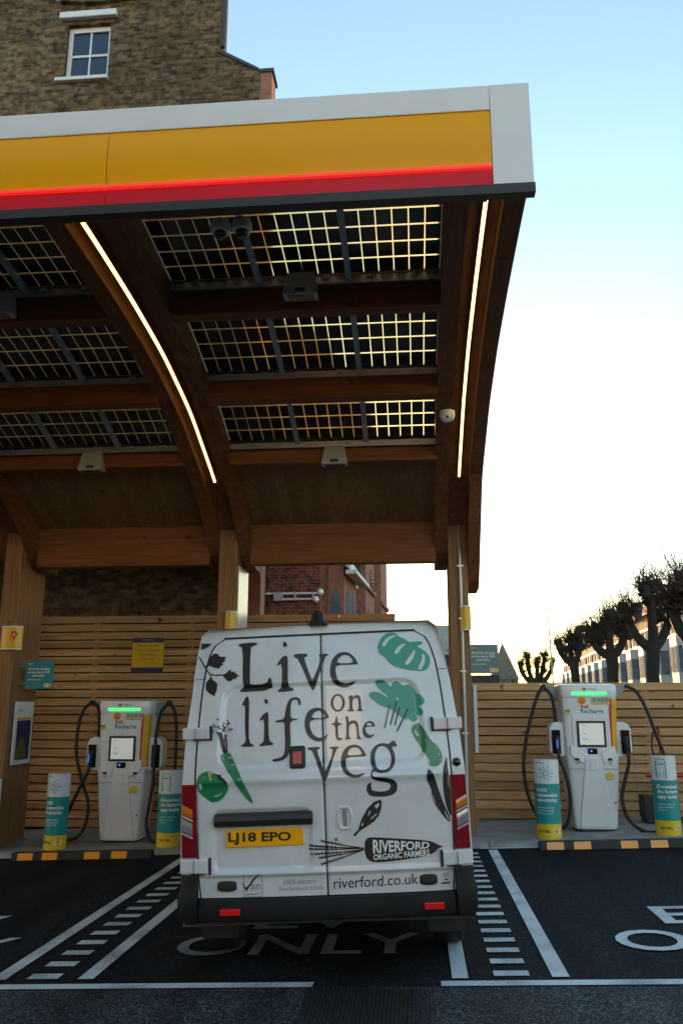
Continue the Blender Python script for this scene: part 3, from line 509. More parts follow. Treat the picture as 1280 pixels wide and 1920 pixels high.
  (0, [[(0.264,0.818),(0.113,0.794),(-0.037,0.777),(-0.036,0.768),(0.114,0.787),(0.265,0.811)]]),
  (0, [[(0.101,0.801),(0.110,0.783),(0.116,0.786),(0.106,0.803)]]),
  (0, [[(0.080,0.798),(0.090,0.780),(0.095,0.783),(0.086,0.801)]]),
  (0, [[(0.060,0.795),(0.069,0.778),(0.074,0.780),(0.065,0.798)]]),
  (0, [[(0.039,0.792),(0.048,0.775),(0.054,0.777),(0.044,0.795)]]),
  (0, [[(0.018,0.789),(0.028,0.772),(0.033,0.774),(0.024,0.792)]]),
  (0, [[(-0.003,0.787),(0.007,0.769),(0.012,0.771),(0.003,0.789)]]),
  (0, [[(-0.023,0.784),(-0.014,0.766),(-0.009,0.769),(-0.018,0.786)]]),
  (0, [[(-0.044,0.781),(-0.034,0.763),(-0.029,0.766),(-0.039,0.783)]]),
  (0, [[(0.263,0.818),(0.120,0.774),(-0.022,0.737),(-0.020,0.728),(0.122,0.767),(0.265,0.811)]]),
  (0, [[(0.109,0.780),(0.118,0.763),(0.123,0.765),(0.114,0.783)]]),
  (0, [[(0.089,0.775),(0.099,0.757),(0.104,0.760),(0.094,0.777)]]),
  (0, [[(0.070,0.769),(0.079,0.751),(0.084,0.754),(0.075,0.772)]]),
  (0, [[(0.050,0.763),(0.059,0.746),(0.065,0.748),(0.055,0.766)]]),
  (0, [[(0.030,0.758),(0.040,0.740),(0.045,0.743),(0.036,0.760)]]),
  (0, [[(0.011,0.752),(0.020,0.735),(0.025,0.737),(0.016,0.755)]]),
  (0, [[(-0.009,0.747),(0.001,0.729),(0.006,0.732),(-0.004,0.749)]]),
  (0, [[(-0.029,0.741),(-0.019,0.724),(-0.014,0.726),(-0.023,0.744)]]),
 ],
 'van_tick': [
  (0, [[(-0.565,0.624),(-0.558,0.631),(-0.543,0.604),(-0.532,0.601),(-0.486,0.656),(-0.444,0.687),(-0.441,0.683),(-0.478,0.648),(-0.520,0.596),(-0.535,0.574)]]),
 ],
 'tick_frame': [
  (0, [[(-0.553,0.675),(-0.428,0.673),(-0.428,0.677),(-0.553,0.678)]]),
  (0, [[(-0.430,0.675),(-0.430,0.542),(-0.425,0.542),(-0.426,0.675)]]),
  (0, [[(-0.428,0.544),(-0.554,0.544),(-0.554,0.540),(-0.427,0.541)]]),
  (0, [[(-0.552,0.542),(-0.551,0.676),(-0.555,0.676),(-0.556,0.542)]]),
  (0, [[(-0.541,0.553),(-0.455,0.554),(-0.455,0.560),(-0.541,0.559)]]),
 ],
 'small_print': [
  (0, [[(0.781,0.635),(0.823,0.636),(0.823,0.641),(0.781,0.640)]]),
  (0, [[(0.780,0.621),(0.822,0.622),(0.822,0.627),(0.780,0.626)]]),
  (0, [[(0.792,0.599),(0.813,0.599),(0.812,0.610),(0.791,0.610)]]),
  (0, [[(0.771,0.577),(0.828,0.578),(0.828,0.589),(0.771,0.588)]]),
 ],
}
LETTER_QUADS = {
 'RIVERFORD': [(0.326,0.877),(0.707,0.845),(0.326,0.788),(0.702,0.806)],
 'ORGANIC FARMERS': [(0.326,0.782),(0.702,0.801),(0.326,0.746),(0.703,0.760)],
 'riverford.co.uk': [(0.055,0.644),(0.619,0.652),(0.052,0.575),(0.615,0.587)],
 '100% electric': [(-0.282,0.643),(-0.062,0.644),(-0.283,0.609),(-0.063,0.614)],
 'Zero Emissions Vehicle': [(-0.320,0.595),(-0.014,0.599),(-0.320,0.571),(-0.014,0.576)],
 'an': [(-0.505,0.619),(-0.440,0.619),(-0.505,0.585),(-0.441,0.586)],
 'LJ18 EPO': [(-0.653,0.952),(-0.224,0.945),(-0.652,0.872),(-0.225,0.870)],
}

# ------------------------------------------------------------------ setting: ground, road, markings, pad
def gsheet(xs, ys, off):
    mb = MB()
    for j in range(len(ys)-1):
        for i in range(len(xs)-1):
            mb.add([(xs[i],ys[j],gz(xs[i],off)),(xs[i+1],ys[j],gz(xs[i+1],off)),(xs[i+1],ys[j+1],gz(xs[i+1],off)),(xs[i],ys[j+1],gz(xs[i],off))], [(0,1,2,3)])
    return mb
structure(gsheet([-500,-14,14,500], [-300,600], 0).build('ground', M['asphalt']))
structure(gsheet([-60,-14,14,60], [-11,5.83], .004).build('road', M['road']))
pm = MB()
def gq(x0, x1, y0, y1, off=.008):
    pm.add([(x0,y0,gz(x0,off)),(x1,y0,gz(x1,off)),(x1,y1,gz(x1,off)),(x0,y1,gz(x0,off))], [(0,1,2,3)])
PER = 3.24
for k in (-1, 0):
    ox = k*PER
    gq(-2.955+ox, -2.845+ox, 6.04, 10.9); gq(-2.335+ox, -2.225+ox, 6.04, 10.9)
    for i in range(17):
        y = 6.05 + i*.285
        gq(-2.70+ox, -2.48+ox, y, y+.115)
gq(.20, .305, 5.99, 10.9); gq(.845, .955, 6.0, 10.9)
for i in range(18): gq(.475, .705, 6.03+i*.27, 6.03+i*.27+.11)
gq(-9, -.70, 5.83, 5.93, .010); gq(.125, 9, 5.83, 5.93, .010)
gq(.75, 1.5, 10.98, 11.07); gq(-5.9, -5.05, 10.98, 11.07)
structure(pm.build('bay_markings', M['paint']))
def letters(txt, x0, y0, w, h, mb, off=.009):
    me = text_mesh(txt, .012, 4); vs = [v.co.copy() for v in me.vertices]; fs = [tuple(p.vertices) for p in me.polygons]; bpy.data.meshes.remove(me)
    a = min(v.x for v in vs); b = max(v.x for v in vs); c = min(v.y for v in vs); d = max(v.y for v in vs)
    mb.add([(x0+(v.x-a)/(b-a)*w, y0+(v.y-c)/(d-c)*h, gz(x0+(v.x-a)/(b-a)*w, off)) for v in vs], fs)
for k in (-1, 0, 1):
    lm = MB(); ox = k*PER + (.06 if k == 1 else 0)
    letters('ONLY', -1.86+ox, 6.56, 1.86, .56, lm); letters('EV', -1.37+ox, 7.30, .92, .57, lm)
    structure(lm.build('bay_lettering', M['paint_dark'] if k == 0 else M['paint']))
# drain cover plate of ribbed dark iron set in the road
cv = thing('drain_cover', 'dark ribbed iron cover plate set in the road between the two white lines', 'drain cover', (-.28, 5.0, gz(-.28)))
mb = MB(); mb.box(-.42,.42,-.78,.80,.0,.010); mb.build('frame', M['dark_plastic'], cv)
mb = MB()
for i in range(34): mb.box(-.405+i*.0242, -.392+i*.0242, -.76, .78, .0105, .016)
mb.build('rib_plate', M['dark_plastic'], cv)
# raised concrete pad
mb = MB()
mb.add([(-14,11.18,gz(-14,.06)),(14,11.18,gz(14,.06)),(14,14.6,gz(14,.06)),(-14,14.6,gz(-14,.06))], [(0,1,2,3)])
structure(mb.build('pavement', M['concrete']))
mb = MB()
for i in range(30):
    a = -14+i*.93; b = a+.92
    mb.add([(a,11.06,gz(a,-.02)),(b,11.06,gz(b,-.02)),(b,11.179,gz(b,-.02)),(a,11.179,gz(a,-.02)),(a,11.06,gz(a,.056)),(b,11.06,gz(b,.056)),(b,11.179,gz(b,.0625)),(a,11.179,gz(a,.0625))],
           [(0,3,2,1),(4,5,6,7),(0,1,5,4),(1,2,6,5),(2,3,7,6),(3,0,4,7)])
structure(mb.build('kerb', M['kerb']))

# wheel stops
TILT = math.atan(SLOPE)
def wheel_stop(x, label):
    t = thing('wheel_stop', label, 'wheel stop', (x, 10.86, gz(x)), 0, 'rubber wheel stops at the head of the bays'); t.rotation_euler = (0,-TILT,0)
    mb = MB(); mb.prism([(-.91,-.08,0),(-.91,.08,0),(-.91,.055,.10),(-.91,-.055,.10)], (1.82,0,0)); mb.build('body', M['rubber'], t, bevel=.012)
    for cx in (-.72,-.40,.15,.50):
        mb = MB(); y0 = -.0815; mb.add([(cx-.1,y0,.012),(cx+.1,y0,.012),(cx+.1,-.0575,.094),(cx-.1,-.0575,.094),(cx-.1,y0+.012,.012),(cx+.1,y0+.012,.012),(cx+.1,-.0455,.094),(cx-.1,-.0455,.094)],
                     [(0,1,2,3),(4,7,6,5),(0,4,5,1),(1,5,6,2),(2,6,7,3),(3,7,4,0)])
        mb.build('reflector', M['reflector_amber'], t)
    return t
wheel_stop(-4.24, 'black rubber wheel stop with amber reflectors in the left bay')
wheel_stop(2.36, 'black rubber wheel stop with amber reflectors in front of the right charger')

# ------------------------------------------------------------------ canopy
canopy = thing('canopy', 'timber charging canopy with curved rafters, solar roof and yellow and red fascia', 'canopy', (0,0,0))
ZB = [(5.4,5.52),(6.1,5.50),(7.0,5.45),(8.0,5.35),(9.1,5.12),(10.4,4.63),(11.0,4.30),(11.4,3.98),(11.6,3.70),(12.3,3.70)]
ZP = [(5.4,5.95),(6.3,5.88),(7.2,5.78),(8.2,5.58),(9.2,5.30),(10.2,4.93),(11.3,4.45),(12.4,3.98)]
def smooth_tab(tab, n=30):
    ys = [tab[0][0]+(tab[-1][0]-tab[0][0])*i/n for i in range(n+1)]
    out = []
    for y in ys:
        out.append((y, (lerp_tab(tab,y-.22)+lerp_tab(tab,y)*2+lerp_tab(tab,y+.22))/4))
    return out
ZBs, ZPs = smooth_tab(ZB, 44), smooth_tab(ZP, 30)
def zb(y): return lerp_tab(ZBs, y)
def zp(y): return lerp_tab(ZPs, y)
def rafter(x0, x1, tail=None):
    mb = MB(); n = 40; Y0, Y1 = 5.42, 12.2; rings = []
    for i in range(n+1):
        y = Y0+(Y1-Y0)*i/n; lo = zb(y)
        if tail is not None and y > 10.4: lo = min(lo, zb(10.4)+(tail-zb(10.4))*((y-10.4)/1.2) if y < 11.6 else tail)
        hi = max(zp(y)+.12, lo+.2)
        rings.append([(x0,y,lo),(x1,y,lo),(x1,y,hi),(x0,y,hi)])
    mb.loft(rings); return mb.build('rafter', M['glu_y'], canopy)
POSTS = [-8.90, -5.75, -2.60, .617]
PW, BW = .132, .175
for i, px in enumerate(POSTS):
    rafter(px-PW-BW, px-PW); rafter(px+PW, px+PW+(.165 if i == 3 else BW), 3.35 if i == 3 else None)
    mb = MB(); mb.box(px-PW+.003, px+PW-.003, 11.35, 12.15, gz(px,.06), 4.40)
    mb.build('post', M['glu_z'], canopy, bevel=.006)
    mb = MB(); mb.box(px-PW-.02, px+PW+.02, 11.32, 12.18, gz(px,.05), gz(px,.10)); mb.build('post_shoe', M['steel_grey'], canopy)
    # filler board above the gap and LED strip below it
    mb = MB(); rings = []
    for k in range(21):
        y = 5.45+(11.3-5.45)*k/20; z = zb(y)+.16
        rings.append([(px-PW+.002,y,z),(px+PW-.002,y,z),(px+PW-.002,y,z+.05),(px-PW+.002,y,z+.05)])
    mb.loft(rings); mb.build('gap_board', M['glu_y'], canopy)
    pts = [(px, 5.62+(10.42-5.62)*k/24, zb(5.62+(10.42-5.62)*k/24)+.03) for k in range(25)]
    mb = MB(); rings = [[(x-.014,y,z),(x+.014,y,z),(x+.014,y,z+.018),(x-.014,y,z+.018)] for x,y,z in pts]
    mb.loft(rings); led = mb.build('light_strip', M['led'], canopy)
    mb = MB(); rings = [[(x-.017,y,z+.019),(x+.017,y,z+.019),(x+.017,y,z+.129),(x-.017,y,z+.129)] for x,y,z in pts]
    mb.loft(rings); mb.build('light_channel', M['glu_y'], canopy)
# purlins, rails, panels, soffit per bay
ROWS = [(5.72,7.16),(7.55,8.66),(9.16,9.92)]
PURL = [(7.20,7.36),(8.70,8.88),(9.96,10.16)]
PDROP = {7.20: .015, 8.70: -.055, 9.96: -.01}
for b in range(3):
    xa, xb = POSTS[b]+PW+BW, POSTS[b+1]-PW-BW
    for (y0,y1) in PURL:
        mb = MB(); z = zb((y0+y1)/2)+PDROP[y0]; mb.box(xa-.01, xb+.01, y0, y1, z, zp(y1)-.02); mb.build('purlin', M['glu_x'], canopy)
    for (y0,y1) in ROWS:
        mb = MB(); mb.box(xa, xb, y1-.005, y1+.033, zp(y1)-.10, zp(y1)-.025)
        for k in range(6): x = xa+.25+k*(xb-xa-.5)/5; mb.box(x-.03, x+.03, y1-.035, y1-.006, zp(y1)-.06, zp(y1)-.03)
        mb.build('panel_rail', M['alu'], canopy)
        W = (xb-xa)/3
        for c in range(3):
            px0, px1 = xa+c*W+.004, xa+(c+1)*W-.004
            t = MB(); fr = lambda u,v: (px0+(px1-px0)*u, y0-.12+(y1-y0+.14)*v, zp(y0-.12+(y1-y0+.14)*v)+.012)
            t.grid(fr, 1, 8); panel = t.build('solar_panel', M['pv_glass'], canopy)
            cells = MB(); nx = 6; ny = max(4, int(round((y1-y0)/.215))); gx = .010; gy = .020
            cw, ch = (px1-px0)/nx, (y1-y0+.1)/ny
            for i in range(nx):
                for j in range(ny):
                    X0, X1 = px0+i*cw+gx/2, px0+(i+1)*cw-gx/2; Ya, Yb = y0-.1+j*ch+gy/2, y0-.1+(j+1)*ch-gy/2
                    cells.add([(X0,Ya,zp(Ya)),(X1,Ya,zp(Ya)),(X1,Yb,zp(Yb)),(X0,Yb,zp(Yb))], [(0,1,2,3)])
            cells.build('cell_grid', M['pv_cell'], panel)
        for c in range(1,3):
            x = xa+c*W; mb = MB(); rings = []
            for k in range(7):
                y = y0-.1+(y1-y0+.1)*k/6; z = zp(y)
                rings.append([(x-.028,y,z-.062),(x+.028,y,z-.062),(x+.028,y,z-.004),(x-.028,y,z-.004)])
            mb.loft(rings); mb.build('panel_bar', M['panel_bar'], canopy)
    # opaque boarding behind the last purlin, and strips over the purlins
    mb = MB()
    rings = []
    for k in range(11):
        y = 10.0+(12.3-10.0)*k/10; z = max(zb(y)+.02, 3.9) if y < 11.45 else 4.3
        z = zp(y)-.10
        rings.append([(xa,y,z),(xb,y,z),(xb,y,z+.06),(xa,y,z+.06)])
    mb.loft(rings); mb.build('soffit', M['soffit'], canopy)
    for (y0,y1),(r0,r1) in zip(PURL[:2], [(7.17,7.42),(8.67,9.03)]):
        mb = MB(); mb.add([(xa,r0,zp(r0)+.02),(xb,r0,zp(r0)+.02),(xb,r1,zp(r1)+.02),(xa,r1,zp(r1)+.02)],[(0,1,2,3)]); mb.build('roof_strip', M['alu'], canopy)
    mb = MB(); mb.box(xa-.01, xb+.01, 11.46, 11.66, 3.715, 4.285); mb.build('back_beam', M['glu_x'], canopy)
    mb = MB(); mb.box(xa-.3, xb+.3, 5.422, 5.60, 5.44, 5.93); mb.build('front_beam', M['glu_x'], canopy)
mb = MB(); mb.add([(-9.3,9.93,zp(9.93)+.03),(.9,9.93,zp(9.93)+.03),(.9,12.5,zp(12.5)+.03),(-9.3,12.5,zp(12.5)+.03),(-9.3,12.46,4.62),(.9,12.46,4.62),(.9,14.7,4.66),(-9.3,14.7,4.66)],[(0,1,2,3),(4,5,6,7)]); mb.build('roof_sheet', M['alu'], canopy)  # second sheet, out of view, added to darken the fence and brick below
for px in POSTS[:3]:
    mb = MB(); n = 12; mb.grid(lambda u,v: (px-.32+u*.64, 5.4+4.75*v, zp(5.4+4.75*v)+.135), 1, n); mb.build('roof_sheet', M['alu'], canopy)
mb = MB(); mb.grid(lambda u,v: (.29+u*.63, 5.4+4.75*v, zp(5.4+4.75*v)+.135), 1, 12); mb.build('roof_sheet', M['alu'], canopy)
# fascia
FX0, FX1, FY = -9.4, .925, 5.35
mb = MB(); mb.box(FX0, .632, FY, FY+.06, 6.045, 6.255); mb.build('fascia_top', M['fascia_white'], canopy, bevel=.006)
mb = MB(); mb.box(.634, FX1, FY-.002, FY+.06, 5.413, 6.257); mb.build('fascia_end', M['fascia_white'], canopy, bevel=.006)
for a, b in ((FX0,-2.262),(-2.256,.630)):
    mb = MB(); prof = []
    for k in range(13):
        t = k/12; prof.append((FY+.012-.026*math.sin(math.pi*min(1,t*1.0))**.8*(1-.2*t) , 6.043-(6.043-5.585)*t))
    mb.loft([[(x,y,z) for y,z in prof]+[(x,FY+.06,5.585),(x,FY+.06,6.043)] for x in (a,b)]); mb.build('yellow_band', M['fascia_yellow'], canopy, smooth=True)
    mb = MB(); mb.box(a, b, FY-.012, FY+.05, 5.551, 5.582); mb.build('red_light_line', M['red_led'], canopy, bevel=.008)
    mb = MB(); mb.box(a, b, FY+.012, FY+.06, 5.413, 5.548); mb.build('red_band', M['fascia_red'], canopy)
mb = MB(); mb.box(FX0, FX1+.005, FY-.012, FY+.068, 5.335, 5.411); mb.build('bottom_trim', M['trim'], canopy)
mb = MB(); mb.box(FX0, FX1-.01, FY+.062, FY+.068, 5.42, 6.2); mb.build('fascia_back', M['trim'], canopy)
mb = MB()
random.seed(3)
for k in range(46): x = random.uniform(-.9,.88); mb.lathe([(.002,0),(.006,.004),(.004,.011),(.001,.014)], (x,FY+.02+random.random()*.03,6.254), 6)
mb.build('water_drops', M['win_glass'], canopy)
# pale sheet painting sunlight on the middle post's side; conduit pipe on right post
mb = MB(); mb.box(-2.466,-2.455,11.42,12.10,2.5,3.69); mb.build('sunlit_sheet', mat('sunlit_pale',(.62,.63,.62),.35,metal=.2,var=.1), canopy)
mb = MB(); mb.tube([(.625,11.33,4.33),(.632,11.32,4.15),(.637,11.318,4.0),(.64,11.318,.05)], .024, 10); mb.build('conduit', M['alu'], canopy, smooth=True)
for z in (3.62,2.9,2.2,1.4):
    mb = MB(); mb.box(.60,.68,11.29,11.348,z-.012,z+.012); mb.build('conduit_clip', M['alu'], canopy)

# ------------------------------------------------------------------ lights, cameras on the canopy
def flood(x, y, z, label):
    t = thing('floodlight', label, 'floodlight', (x,y,z), 0, 'grey box lights under the canopy')
    mb = MB(); mb.loft([[(-.165,-.10,0),(.165,-.10,0),(.165,.05,0),(-.165,.05,0)],[(-.155,-.10,.07),(.155,-.10,.07),(.155,.06,.07),(-.155,.06,.07)],[(-.125,-.06,.25),(.125,-.06,.25),(.125,.07,.25),(-.125,.07,.25)]])
    mb.build('housing', M['grey_plastic'], t, bevel=.012)
    mb = MB(); mb.box(-.05,.05,-.107,-.098,.028,.062); mb.build('sensor', M['dark_plastic'], t)
    mb = MB(); mb.box(-.12,.12,-.08,.03,-.008,-.001); mb.build('lens', M['win_glass'], t)
    mb = MB(); mb.box(-.02,.02,.0,.04,.25,.38); mb.build('bracket', M['dark_plastic'], t)
flood(-1.0, 7.08, 5.49, 'grey box floodlight under the first purlin of the right roof bay')
flood(-.955, 9.96, 4.69, 'grey box floodlight under the rearmost purlin of the right roof bay, above the van')
flood(-4.10, 9.96, 4.69, 'grey box floodlight under the rearmost purlin of the left roof bay')
flood(-3.97, 7.08, 5.43, 'grey box floodlight cut by the left edge of the picture')
def dome(x, label):
    t = thing('dome_camera', label, 'camera', (x,5.72,5.34), 0, 'pair of dome cameras behind the fascia')
    mb = MB(); mb.lathe([(.03,.13),(.066,.125),(.08,.09),(.08,.05),(.074,.03)], (0,0,0), 24); mb.build('housing', M['warm_plastic'], t, smooth=True)
    mb = MB(); mb.lathe([(.001,-.03),(.03,-.025),(.048,-.005),(.054,.03)], (0,0,0), 20); mb.build('lens_dome', M['black_glass'], t, smooth='all')
dome(-1.455, 'left dome camera of the pair under the front beam'); dome(-1.285, 'right dome camera of the pair under the front beam')
t = thing('round_sensor', 'white round sensor disc on the underside of the right rafter', 'sensor', (.43,9.2,zb(9.2)-.005))
mb = MB(); mb.lathe([(.02,-.105),(.05,-.095),(.078,-.068),(.09,-.03),(.09,.02)], (0,0,0), 24); mb.build('housing', M['white_plastic'], t, smooth=True)
mb = MB(); mb.lathe([(.004,-.012),(.014,-.01),(.016,.01)], (0,-.074,-.066), 12, M=Matrix.Rotation(R(-48),3,'X')); mb.build('lens', M['black_glass'], t)

# ------------------------------------------------------------------ signs on the posts
def post_sign(x, w, z, label):
    t = thing('post_sign', label, 'sign', (x,11.33,z), 0, 'yellow curved signs on the canopy posts')
    mb = MB(); rings = []
    prof = [(-w/2+w*k/10, -.05*math.sin(math.pi*k/10)-.02) for k in range(11)]
    mb.loft([[(a,b,zz) for a,b in prof]+[(w/2,.012,zz),(-w/2,.012,zz)] for zz in (.02,.31)]); mb.build('panel', M['sign_yellow'], t, smooth=True)
    for zz in (0,.312):
        mb = MB(); mb.loft([[(a*1.01,b-.003,z_) for a,b in prof]+[(w/2,.012,z_),(-w/2,.012,z_)] for z_ in (zz,zz+.018)]); mb.build('edge_strip', M['white_paint'], t, smooth=True)
    if w > .2:
        mb = MB(); pts = [(.055+.045*math.cos(a)*(1 if math.sin(a) > -.3 else .6), .20+.055*math.sin(a)) for a in [2*math.pi*k/16 for k in range(16)]]
        def sy(a): return -.05*math.sin(math.pi*(a/w+.5))-.024
        mb.prism([(a,sy(a),b) for a,b in pts], (0,-.002,0)); mb.prism([(.045,sy(.05),.15),(.068,sy(.06),.15),(.058,sy(.058),.09)], (0,-.002,0)); mb.build('pin_symbol', M['ink_red'], t)
        mb = MB(); mb.prism([(.055+.016*math.cos(a),sy(.055)-.003,.205+.016*math.sin(a)) for a in [2*math.pi*k/10 for k in range(10)]], (0,-.002,0)); mb.build('pin_centre', M['ink_white'], t)
post_sign(-5.655, .30, 2.52, 'yellow curved sign with red pin symbol, on the left post')
post_sign(-2.53, .16, 2.70, 'yellow curved sign half hidden by the van, on the middle post')
post_sign(.69, .15, 2.74, 'yellow curved sign beside the conduit, on the right post')
def hanging_sign(x, z, label, mt='sign_teal'):
    t = thing('hanging_sign', label, 'sign', (x,11.5,z), 0, 'square signs projecting from the posts')
    mb = MB(); mb.box(0,.40,-.012,.012,0,.39); mb.build('board', M[mt], t, bevel=.003)
    mb = MB(); mb.box(-.30,.0,-.006,.006,.06,.09); mb.box(-.30,.0,-.006,.006,.30,.33); mb.build('bracket', M['steel_grey'], t)
    mb = MB(); f = (0,-.0135,0)
    text_on(mb, 'Shell', (.035,-.014,.335), (1,0,0), (0,0,1), .022, maxw=.12)
    text_on(mb, 'All of the charging', (.035,-.014,.262), (1,0,0), (0,0,1), .03, bold=.02, maxw=.32)
    text_on(mb, 'on this site is 100%', (.035,-.014,.215), (1,0,0), (0,0,1), .03, bold=.02, maxw=.32)
    text_on(mb, 'renewable', (.10,-.014,.170), (1,0,0), (0,0,1), .03, bold=.02, maxw=.22)
    text_on(mb, 'certified electricity', (.035,-.014,.118), (1,0,0), (0,0,1), .018, maxw=.3)
    mb.build('lettering', M['ink_white'], t)
    mb = MB(); mb.box(.345,.39,-.0145,-.0125,.022,.072); mb.build('yellow_patch', M['sign_yellow'], t)
    mb = MB(); mb.box(.285,.343,-.0145,-.0125,.022,.072); mb.build('pale_patch', M['ink_white'], t)
    mb = MB(); mb.prism([(.315+.018*math.cos(a),-.0148,.048+.018*math.sin(a)) for a in [2*math.pi*k/12 for k in range(12)]],(0,-.001,0)); mb.build('emblem', M['emblem'], t)
hanging_sign(-5.49, 1.985, 'square teal sign with white lettering on the left post')
hanging_sign(.725, 2.175, 'square teal sign, greyed by painted glare, with white lettering on the right post, above the fence', 'sign_glare')
t = thing('poster_board', 'tall white poster with a dark picture on the side of the left post', 'poster', (-5.60,11.74,.95))
mb = MB(); mb.box(0,.03,-.27,.27,0,.86); mb.build('board', M['white_paint'], t, bevel=.003)
mb = MB(); mb.box(.0305,.033,-.21,.21,.06,.60); mb.build('picture', M['ink_blue'], t)
mb = MB(); mb.prism([(.0335,-.20,.07),(.0335,.10,.07),(.0335,.06,.28),(.0335,-.02,.37),(.0335,-.10,.33),(.0335,-.2,.16)], (.002,0,0)); mb.build('picture_motif', M['olive_print'], t)
mb = MB(); mb.box(.0305,.0335,-.21,.21,.605,.64); mb.build('yellow_strip', M['sign_yellow'], t)
mb = MB(); text_on(mb, 'drive', (.0315,-.18,.72), (0,1,0), (0,0,1), .04, bold=.01, maxw=.3); mb.build('lettering', M['ink_teal'], t)
t = thing('poster_board', 'low blue and green poster on the front of the left post, cut by the frame', 'poster', (-5.82,11.32,.10))
mb = MB(); mb.box(-.12,.20,-.012,.02,0,.68); mb.build('board', M['white_paint'], t, bevel=.003)
mb = MB(); mb.box(-.11,.19,-.0145,-.0125,.42,.66); mb.build('picture', M['ink_blue'], t); mb = MB(); mb.box(-.11,.19,-.0145,-.0125,.02,.40); mb.build('green_panel', M['olive_print'], t)

# ------------------------------------------------------------------ fences
def slat_fence(name, label, x0, x1, y, zlo, zhi, posts, backing, pitch=.132):
    t = thing(name, label, 'fence', (0,0,0))
    mb = MB(); k = 0; z = zhi-.112
    rnd = random.Random(int(x0*10)+7)
    while z > zlo-.02:
        xs = [x0]; 
        while xs[-1] < x1-2.6: xs.append(xs[-1]+rnd.choice((1.8,2.4)))
        xs.append(x1)
        # boards butt at posts; each joint sits 1 mm off so they read as separate boards
        for a, b in zip(xs, xs[1:]):
            j = rnd.uniform(-.002,.002); zz = max(z, zlo+.002)
            mb.box(a+.0015, b-.0015, y+j, y+.022+j, zz, z+.112)
        z -= pitch
    mb.build('slat_panel', M['slat'], t)
    for px in posts:
        mb = MB(); mb.box(px-.05, px+.05, y+.024, y+.12, zlo-.1, zhi-.02); mb.build('post', M['slat_post'], t)
    for (a,b,z0,z1,mt) in backing:
        mb = MB(); mb.box(a,b,y+.125,y+.15,z0,z1); mb.build('backing', M[mt], t)
    return t
slat_fence('slat_fence', 'tall horizontal slat timber fence behind the left charger and the van', -12, -.30, 13.28, gz(-6,.05), 3.19, [-10.6,-8.8,-7,-5.2,-3.62,-1.8,-.36], [(-12,-.32,-.3,3.15,'membrane')])
slat_fence('slat_fence', 'lower pale slat timber fence behind the right charger', .80, 9.4, 13.1, gz(1.5,.05), 2.095, [.86,2.55,3.45,5.2,7,8.8], [(.8,9.4,1.15,2.04,'membrane'),(.8,9.4,-.05,1.148,'pale_back')])
# notice on the left fence
t = thing('notice_board', 'faded yellow notice with navy bands screwed to the left fence', 'notice', (-4.31,13.262,2.27))
mb = MB(); mb.box(-.26,.26,-.004,.012,0,.56); mb.build('board', M['sign_yellow'], t)
mb = MB(); mb.box(-.262,.262,-.007,-.005,.0,.085); mb.build('bottom_band', M['ink_blue'], t); mb = MB(); mb.box(-.262,.262,-.007,-.005,.485,.56); mb.build('top_band', M['ink_blue'], t)
mb = MB(); text_on(mb, 'PARKING', (0,-.0085,.505), (1,0,0), (0,0,1), .035, align='c', bold=.01); mb.build('heading', M['ink_grey'], t)
mb = MB()
for k, s in enumerate(('This car park is for','electric vehicles only','while charging','Terms apply')): text_on(mb, s, (0,-.0065,.42-.07*k), (1,0,0), (0,0,1), .034, align='c', maxw=.44)
mb.build('lettering', mat('faded_ink',(.28,.17,.02),.6), t)
t = thing('cover_strip', 'thin white vertical strip fixed at the left end of the right fence', 'cover strip', (.90,13.06,1.06))
mb = MB(); mb.box(-.028,.028,-.02,.036,0,1.0); mb.build('channel', M['white_paint'], t, bevel=.006)
mb = MB(); mb.box(-.05,-.03,-.01,.036,.0,.98); mb.build('shadow_gap', M['dark_plastic'], t)

